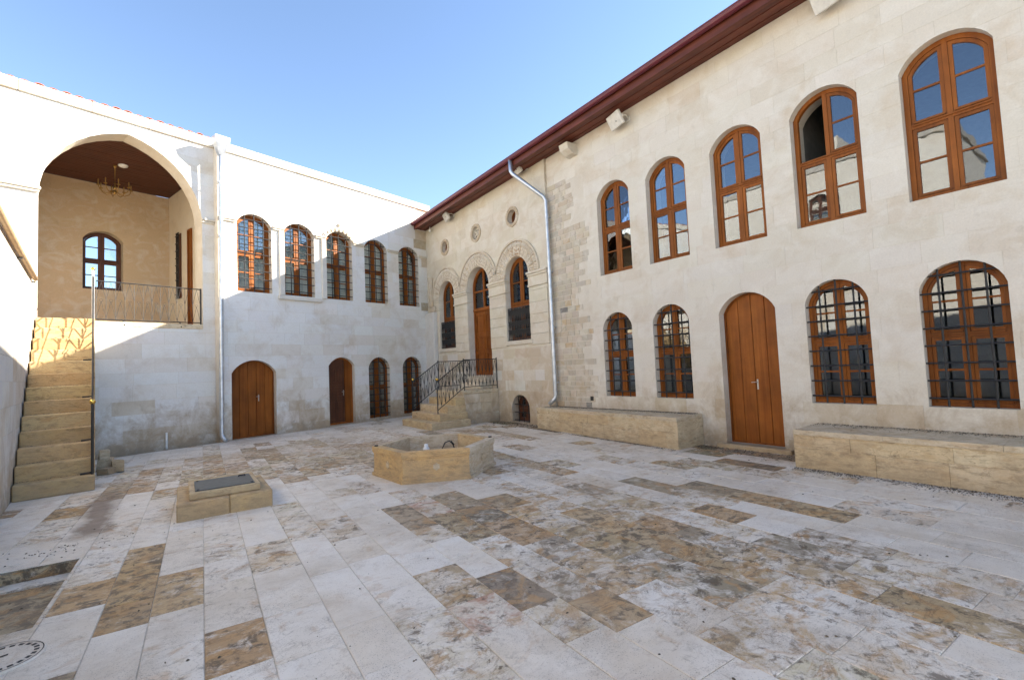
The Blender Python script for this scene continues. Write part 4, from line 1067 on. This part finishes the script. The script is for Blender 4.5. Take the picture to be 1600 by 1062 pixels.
for i, (x0, zz) in enumerate(((-0.52, PZ+0.19), (-0.26, PZ+0.37))):
    m = MB(); m.tint = (0.64, 0.62, 0.58); m.box(x0, -0.076 if i == 0 else 0.2, -4.08+0.04*i, -2.90-0.04*i, PZ+0.002 if i == 0 else PZ+0.192, zz, 0.012)
    m.build('door_step', 'ystone', EN)
for yy, ex in ((YN+0.03, -0.09), (YF-0.03, -0.09)):
    rl = MB()
    rail_panel(rl, (xf[1]+0.06, yy, 2*rs), (xf[4]+0.06, yy, PZ), 0.86, 0.12, 0.008, 0.10, False)
    rail_panel(rl, (xf[4]+0.06, yy, PZ), (ex, yy, PZ), 0.86, 0.12, 0.008, 0.10, False)
    for p in ((xf[1]+0.06, 2*rs), (xf[4]+0.06, PZ), (ex, PZ)): rl.tube([(p[0], yy, p[1]-.01), (p[0], yy, p[1]+0.90)], 0.015, 6)
    r_ = rl.build('railing', 'iron', EN)
    m = MB(); m.ball((xf[1]+0.06, yy, 2*rs+0.93), 0.04, 12); m.build('brass_knob', 'brass', r_, True)

# ================================================================== BENCHES
def bench(label, fpts, h0, h1, ncols):
    (xa, ya), (xb, yb) = fpts
    e = empty('stone_bench', (0, (ya+yb)/2, 0), 0, label, 'bench')
    L = math.hypot(xb-xa, yb-ya); Y0 = (ya+yb)/2
    def pt(t, back=0.0): return (xa+(xb-xa)*t if not back else -0.012, ya+(yb-ya)*t-Y0)
    for row in range(2):
        z0f, z1f = (0.0, 0.52) if row == 0 else (0.52, 0.87)
        ts = [0.0]
        while ts[-1] < 1:
            ts.append(ts[-1]+random.uniform(0.6, 1.1)/L)
        ts[-1] = 1.0
        for i in range(len(ts)-1):
            t0, t1 = ts[i]+0.0003, ts[i+1]-0.0003; m = MB(); m.tint = jit(random.choice([(0.60, 0.50, 0.35), (0.62, 0.53, 0.39), (0.63, 0.56, 0.44)]), .03)
            hA, hB = h0+(h1-h0)*t0, h0+(h1-h0)*t1; dy = random.uniform(-.004, .004)
            v = []
            for t, H in ((t0, hA), (t1, hB)):
                p = pt(t); q = pt(t, 1)
                for zz in (z0f*H+(0.001 if row else -0.05), z1f*H-.001):
                    v += [(p[0]+dy, p[1], zz), (q[0], q[1], zz)]
            c = sum((Vector(k) for k in v), Vector())/8
            m.add(v, [[0, 1, 3, 2], [4, 5, 7, 6], [0, 1, 5, 4], [2, 3, 7, 6], [0, 2, 6, 4], [1, 3, 7, 5]], c); m.build('bench_block', 'ystone', e)
    n = ncols
    for i in range(n):
        t0, t1 = i/n+0.0003, (i+1)/n-0.0003; m = MB(); m.tint = jit((0.62, 0.57, 0.49), .05); v = []
        for t in (t0, t1):
            H = h0+(h1-h0)*t; p = pt(t); q = pt(t, 1)
            for zz in (0.87*H, H): v += [(p[0]-0.015, p[1], zz), (q[0], q[1], zz)]
        c = sum((Vector(k) for k in v), Vector())/8
        m.add(v, [[0, 1, 3, 2], [4, 5, 7, 6], [0, 1, 5, 4], [2, 3, 7, 6], [0, 2, 6, 4], [1, 3, 7, 5]], c); m.build('bench_slab', 'ystone', e)
    return e
bench('long pale stone bench below the two small barred windows, left of the plank door', ((-0.45, -6.58), (-0.80, -10.86)), 0.52, 0.555, 4)
bench('yellow stone bench right of the plank door, running out of the picture', ((-0.86, -12.78), (-0.86, -18.0)), 0.52, 0.52, 5)

# ================================================================== FOUNTAIN
FT = empty('fountain', (-4.53, -8.97, 0), 0, 'low hexagonal yellow stone fountain basin in the middle of the courtyard', 'fountain')
R0 = 0.94; HF = 0.44; a0 = atan2(-8.57+8.97, -5.35+4.53)
cols = [(0.62, 0.44, 0.215), (0.63, 0.43, 0.225), (0.64, 0.62, 0.60), (0.60, 0.50, 0.36), (0.64, 0.62, 0.60), (0.58, 0.54, 0.49)]
for k in range(6):
    t0 = a0+k*pi/3; t1 = t0+pi/3; o0 = Vector((R0*cos(t0), R0*sin(t0), 0)); o1 = Vector((R0*cos(t1), R0*sin(t1), 0)); th = 0.10; f = 1-th/(R0*cos(pi/6))
    ins = [(0.0, 0.03), (0.045, 0.03), (0.05, 0.012), (0.085, 0.008), (0.09, 0.0), (0.33, 0.0), (0.335, 0.010), (0.36, 0.012), (0.365, 0.022), (HF, 0.022)]
    m = MB(); m.tint = cols[k]; vs = []
    g_ = 0.0012
    for zz, prj in ins:
        s_ = 1+prj/(R0*cos(pi/6)); vs += [o0*s_+(o1-o0)*g_+Vector((0, 0, zz)), o1*s_-(o1-o0)*g_+Vector((0, 0, zz))]
    for zz in (HF, 0.02): vs += [o0*f+(o1-o0)*g_+Vector((0, 0, zz)), o1*f-(o1-o0)*g_+Vector((0, 0, zz))]
    q = len(vs)//2
    fs = [[2*i, 2*i+1, 2*i+3, 2*i+2] for i in range(q-1)]
    fs += [[2*i for i in range(q)][::-1], [2*i+1 for i in range(q)]]
    # carved boss
    m.add(vs, fs)
    md = (o0+o1)/2; nr = md.normalized()
    tv = (o1-o0).normalized()
    P = [md+nr*0.0015+tv*0.055*cos(j*pi/6)*(1 if j % 2 else .8)+Vector((0, 0, 0.21+0.055*sin(j*pi/6)*(1 if j % 2 else .8))) for j in range(12)]; m.tint = (0.62, 0.57, 0.5)
    m.add([tuple(p+nr*0.006) for p in P]+[tuple(p-nr*0.004) for p in P], [list(range(12))]+[[(j+1) % 12, j, 12+j, 12+(j+1) % 12] for j in range(12)])
    pn = m.build('panel', 'ystone', FT)
    if k in (0, 3):
        mb = MB(); mb.tube([o0*0.98+(o1-o0)*0.05+Vector((0, 0, HF)), o0*0.98+(o1-o0)*0.05+Vector((0, 0, HF+0.018))], 0.03, 8); mb.build('spout_stub', 'black', pn)
m = MB(); m.tint = (0.6, 0.57, 0.5); m.hprism([(0.93*R0*cos(a0+k*pi/3), 0.93*R0*sin(a0+k*pi/3)) for k in range(6)], -0.01, 0.05); m.build('basin_floor', 'ystone', FT)
m = MB(); m.lathe([(0.07, 0), (0.07, 0.05), (0.05, 0.06), (0.05, 0.25), (0.065, 0.27), (0.065, 0.33), (0.04, 0.36), (0.04, 0.40), (0.001, 0.41)], (0, 0, 0), 14); o = m.build('fountain_nozzle', 'white', None, True); o.location = (-4.60, -8.80, 0.05); o.scale = (0.8, 0.8, 0.85); tag(o, 'white plastic nozzle standing inside the fountain basin', 'nozzle')
m = MB(); m.tube([(0.06*0-0.0, 0, 0.0), (0.04, 0.0, 0.2), (0.12, -0.01, 0.34), (0.22, -0.02, 0.37), (0.30, -0.02, 0.30), (0.34, -0.02, 0.2)], 0.013, 8); m.tube([(0.26, -0.02, 0.35), (0.33, -0.02, 0.27)], 0.022, 8); o = m.build('water_hose', 'black', None, True); o.location = (-4.36, -8.82, 0.12); o.scale = (0.75, 0.75, 0.75); tag(o, 'black bent hose sticking up inside the fountain basin', 'hose')

# ================================================================== CISTERN HEAD
WL = empty('cistern_head', (-7.40, -8.70, 0), -0.03, 'low yellow stone cistern curb with a dark steel lid on the courtyard floor', 'cistern')
hx, hy = 0.49, 0.55
for (x0, x1, y0, y1) in ((-hx, 0.03, -hy, -hy+0.22), (0.03, hx, -hy, -hy+0.22), (-hx, -hx+0.2, -hy+0.22, hy-0.22), (hx-0.2, hx, -hy+0.22, hy-0.22), (-hx, hx, hy-0.22, hy)):
    m = MB(); m.tint = jit((0.57, 0.43, 0.25), .07); m.box(x0+.0015, x1-.0015, y0+.0015, y1-.0015, -0.02, 0.20, 0.012); m.build('curb_stone', 'ystone', WL)
for (x0, x1, y0, y1) in ((-0.37, 0.37, -0.46, -0.36), (-0.37, 0.37, 0.30, 0.42), (-0.37, -0.28, -0.36, 0.30), (0.28, 0.37, -0.36, 0.30)):
    m = MB(); m.tint = jit((0.60, 0.50, 0.35), .05); m.box(x0+.001, x1-.001, y0+.001, y1-.001, 0.201, 0.285, 0.01); m.build('upper_stone', 'ystone', WL)
m = MB(); m.tint = (0.5, 0.42, 0.3); m.box(-0.3, 0.3, -0.4, 0.35, 0.0, 0.199); m.build('core', 'ystone', WL)
m = MB(); m.box(-0.31, 0.31, -0.41, 0.24, 0.286, 0.297, 0.003); ld = m.build('lid', 'lid', WL)
m = MB(); m.tube([(0.18, 0.12, 0.297), (0.18, 0.12, 0.312), (0.25, 0.12, 0.312), (0.25, 0.12, 0.297)], 0.008, 6); m.build('lid_handle', 'iron', ld)
for (xx, yy) in ((-0.28, -0.38), (-0.28, 0.2), (0.28, -0.38)):
    mb = MB(); mb.lathe([(0.016, 0), (0.014, 0.006), (0.001, 0.008)], (xx, yy, 0.297), 8); mb.build('bolt', 'iron', ld)

# ================================================================== SMALL THINGS
# floodlights under the eaves
FLD = [(2.05, 6.72, 'cream floodlight above the left round window, near the corner', 0), (6.02, 6.90, 'cream floodlight behind the bend of the right downpipe', 1), (9.42, 6.72, 'cream floodlight above the first tall upper window, right of the stone corbel', 2), (13.42, 6.76, 'cream floodlight at the top edge above the open upper window', 3)]
for u, z, lab, i in FLD:
    fl = empty('floodlight', (0, -u, z), -pi/2, lab, 'floodlight', 'floodlights under the eaves')
    yo = YP if u < UP else 0
    hm = MB(); hm.box(-0.21, 0.21, -0.035, 0.035, -0.15, 0.15, 0.012); hm.box(-0.17, 0.17, 0.035, 0.075, -0.10, 0.10, 0.02); hs = link('housing', cached('flh', lambda: hm.mesh('housing', 'lamp')), fl, (0, yo-0.24, -0.02)); hs.rotation_euler = (radians(28), 0, radians(-14))
    hm2 = MB(); hm2.tube([(0.05, -0.036, -0.03), (0.05, -0.041, -0.03)], 0.014, 10); link('sensor', cached('fls', lambda: hm2.mesh('sensor', 'black')), hs)
    hm3 = MB(); hm3.box(0.19, 0.215, -0.02, 0.03, -0.03, 0.03, 0.004); hm3.tube([(0.205, 0.0, 0.0), (0.21, 0.12, 0.03), (0.15, 0.24, 0.02)], 0.014, 6); hm3.box(0.10, 0.20, 0.235, 0.262, -0.05, 0.06, 0.006)
    link('bracket', cached('flb', lambda: hm3.mesh('bracket', 'lamp')), fl, (0, yo-0.26, 0))
m = MB(); m.ball((0, 0, 0), 0.05, 10); m.tube([(0, 0, 0.03), (0, 0, 0.14)], 0.014, 6); o = m.build('bulb_lamp', 'white', None, True); o.location = (-0.18, -0.6, 6.60); tag(o, 'small white bulb lamp under the eaves in the corner', 'lamp')
# rubble beside the stairs
def rock(c, s, seed, label, tint):
    rnd = random.Random(seed); bm = bmesh.new()
    for sx in (-1, 1):
        for sy in (-1, 1):
            for sz in (-1, 1):
                for q in range(2): bm.verts.new((sx*s[0]*rnd.uniform(.72, 1), sy*s[1]*rnd.uniform(.72, 1), sz*s[2]*rnd.uniform(.75, 1)))
    bmesh.ops.convex_hull(bm, input=bm.verts); bm.verts.ensure_lookup_table()
    for v in [v for v in bm.verts if not v.link_faces]: bm.verts.remove(v)
    bm.verts.index_update(); bm.faces.ensure_lookup_table()
    m = MB(); m.tint = tint; m.add([tuple(v.co) for v in bm.verts], [[v.index for v in f.verts] for f in bm.faces]); bm.free()
    zmin = min(v[2] for v in m.v)
    o = m.build('loose_stone', 'ystone'); o.location = (c[0], c[1], c[2]-zmin); o.rotation_euler.z = rnd.uniform(0, 3); tag(o, label, 'stone', 'loose stones by the staircase')
rock((-8.82, -4.75, 0.0), (0.11, 0.09, 0.06), 1, 'dark loose stone at the foot of the stair side, lowest of the heap', (0.25, 0.22, 0.18))
rock((-8.87, -4.25, 0.0), (0.12, 0.11, 0.12), 2, 'pale loose stone against the stair side, under another stone', (0.6, 0.57, 0.5))
rock((-8.89, -4.25, 0.215), (0.09, 0.08, 0.085), 3, 'pale loose stone lying on top of the heap by the stairs', (0.62, 0.6, 0.55))
rock((-8.68, -4.6, 0.0), (0.09, 0.15, 0.11), 4, 'tan wedge-shaped loose stone right of the heap by the stairs', (0.52, 0.44, 0.33))
# manhole cover
mp = W(*mh_c)
m = MB(); m.tint = (0.66, 0.66, 0.66); m.wear = 0.05; m.shift = (5, 5, 5)
m.lathe([(0.0001, 0.012), (0.165, 0.012), (0.235, 0.012), (0.245, 0.006), (0.245, -0.004)], (0, 0, 0), 40)
mhc = m.build('manhole_cover', 'paving'); mhc.location = (mp[0], mp[1], 0); mhc.scale = (0.8, 0.8, 1); tag(mhc, 'round pale manhole cover with dark slots, at the lower left corner', 'manhole')
for k in range(22):
    t = 2*pi*k/22; mb = MB(); r0, r1, dt = 0.175, 0.205, 0.085
    mb.add([(r*cos(t+s*dt), r*sin(t+s*dt), 0.0135) for r, s in ((r0, -1), (r1, -1), (r1, 1), (r0, 1))], [[0, 1, 2, 3]]); mb.build('slot', 'black', mhc)
mb = MB(); mb.ring([(0.228*cos(2*pi*i/40), 0.228*sin(2*pi*i/40)) for i in range(40)], [(0.222*cos(2*pi*i/40), 0.222*sin(2*pi*i/40)) for i in range(40)], 0, 0.0)
rg = MB(); n = 40
rg.add([(0.230*cos(2*pi*i/n), 0.230*sin(2*pi*i/n), 0.0135) for i in range(n)]+[(0.223*cos(2*pi*i/n), 0.223*sin(2*pi*i/n), 0.0135) for i in range(n)], [[i, (i+1) % n, n+(i+1) % n, n+i] for i in range(n)]); rg.build('rim_groove', 'black', mhc)
mb = MB(); mb.add([(-0.02, 0.02, 0.0136), (0.03, 0.03, 0.0136), (0.03, 0.06, 0.0136), (-0.02, 0.05, 0.0136)], [[0, 1, 2, 3]]); mb.build('lifting_hole', 'black', mhc)
# crumbs of soil and dry leaves
m = MB()
def crumb(x, y, z, s):
    t = random.uniform(0, 6); c_, s_ = cos(t), sin(t); e = random.uniform(.4, 1)
    P = [(x+s*(c_*a-s_*b*e), y+s*(s_*a+c_*b*e), z+0.001+h*s) for a, b, h in ((-1, -.6, 0), (.2, -1, 0), (1, 0, 0), (.3, .9, 0), (-.8, .6, 0), (0, 0, .7))]
    m.add(P, [[0, 1, 5], [1, 2, 5], [2, 3, 5], [3, 4, 5], [4, 0, 5]])
for k in range(420): crumb(random.uniform(-9, -0.9), random.uniform(-15.5, -2.6), 0.002, random.uniform(0.004, 0.013))
for k in range(60): crumb(random.gauss(-8.9, .3), random.gauss(-9.4, .15), 0.002, random.uniform(0.005, 0.012))
for k in range(4000):
    y = random.uniform(-16.5, -12.8); crumb(-0.87-abs(random.gauss(0, 0.12)), y, 0.0, random.choice((0.002, 0.003, 0.004, 0.006, 0.01)))
for k in range(900):
    t = random.random(); crumb(-0.49-0.35*t-abs(random.gauss(0, 0.06)), -6.58-4.28*t, 0.0, random.choice((0.003, 0.005, 0.008, 0.012)))
for k in range(6000):
    t = random.random(); crumb(-0.02-abs(random.gauss(0, 0.11)), -6.7-4.1*t, 0.522+0.035*t, random.choice((0.002, 0.003, 0.005, 0.008)))
    if k % 2: crumb(-0.02-abs(random.gauss(0, 0.14)), random.uniform(-17, -12.8), 0.521, random.choice((0.002, 0.003, 0.005, 0.009)))
for k in range(500): crumb(-0.1-abs(random.gauss(0, .25)), random.uniform(-6.5, -4.6), 0.0, random.uniform(0.005, 0.02))
for k in range(250): crumb(-0.15-abs(random.gauss(0, .2)), random.uniform(-12.7, -10.9), 0.0, random.uniform(0.005, 0.018))
for (a_, b_, c_) in gr_:
    q_ = Matrix.Translation((-8.85, -6.22, 0)) @ Matrix.Rotation(0.0858, 4, 'Z') @ Vector((a_, b_, c_)); crumb(q_.x, q_.y, q_.z, random.choice((0.004, 0.006, 0.01)))
tag(m.build('soil_crumbs', 'soil'), 'dark soil crumbs and dry leaf bits scattered on the paving', 'debris', kind='stuff')

# ================================================================== neighbour seen only in the window reflections
NB = empty('neighbour_house', (-17.5, -9.5, 0), pi/2, 'whitewashed neighbouring house beyond the side wall, mirrored in the upper windows', 'house')
NZ = 10.4
opn = [arch(0.9, 1.5, 0.2, x, 7.6) for x in (0.2, 2.6, 5.0)]
wn = wall_panel(NB, 'wall', [(-2.1, -0.2), (8, -0.2), (8, NZ), (-2.1, NZ)], opn, 0.4, mat='plaster', tint=(0.64, 0.62, 0.58), inner=False)
for x in (0.2, 2.6, 5.0): window(NB, x, 7.6, 0.9, 1.5, 0.2, 0.12, wood='wood_dark')
m = MB(); m.tint = (0.62, 0.6, 0.56); m.box(-2.1, 8, 0.4, 6, -0.2, NZ); m.build('body', 'plaster', NB)
m = MB(); m.tint = (0.4, 0.38, 0.35); m.box(-2.2, 8.1, -0.08, 6.1, NZ+.002, NZ+0.35, 0.02); m.build('parapet', 'plaster', NB)
m = MB(); m.tint = (0.6, 0.57, 0.52); m.box(2.2, 4.4, 0.6, 3, NZ+.352, NZ+1.6, 0.02); m.build('stair_tower', 'plaster', NB)
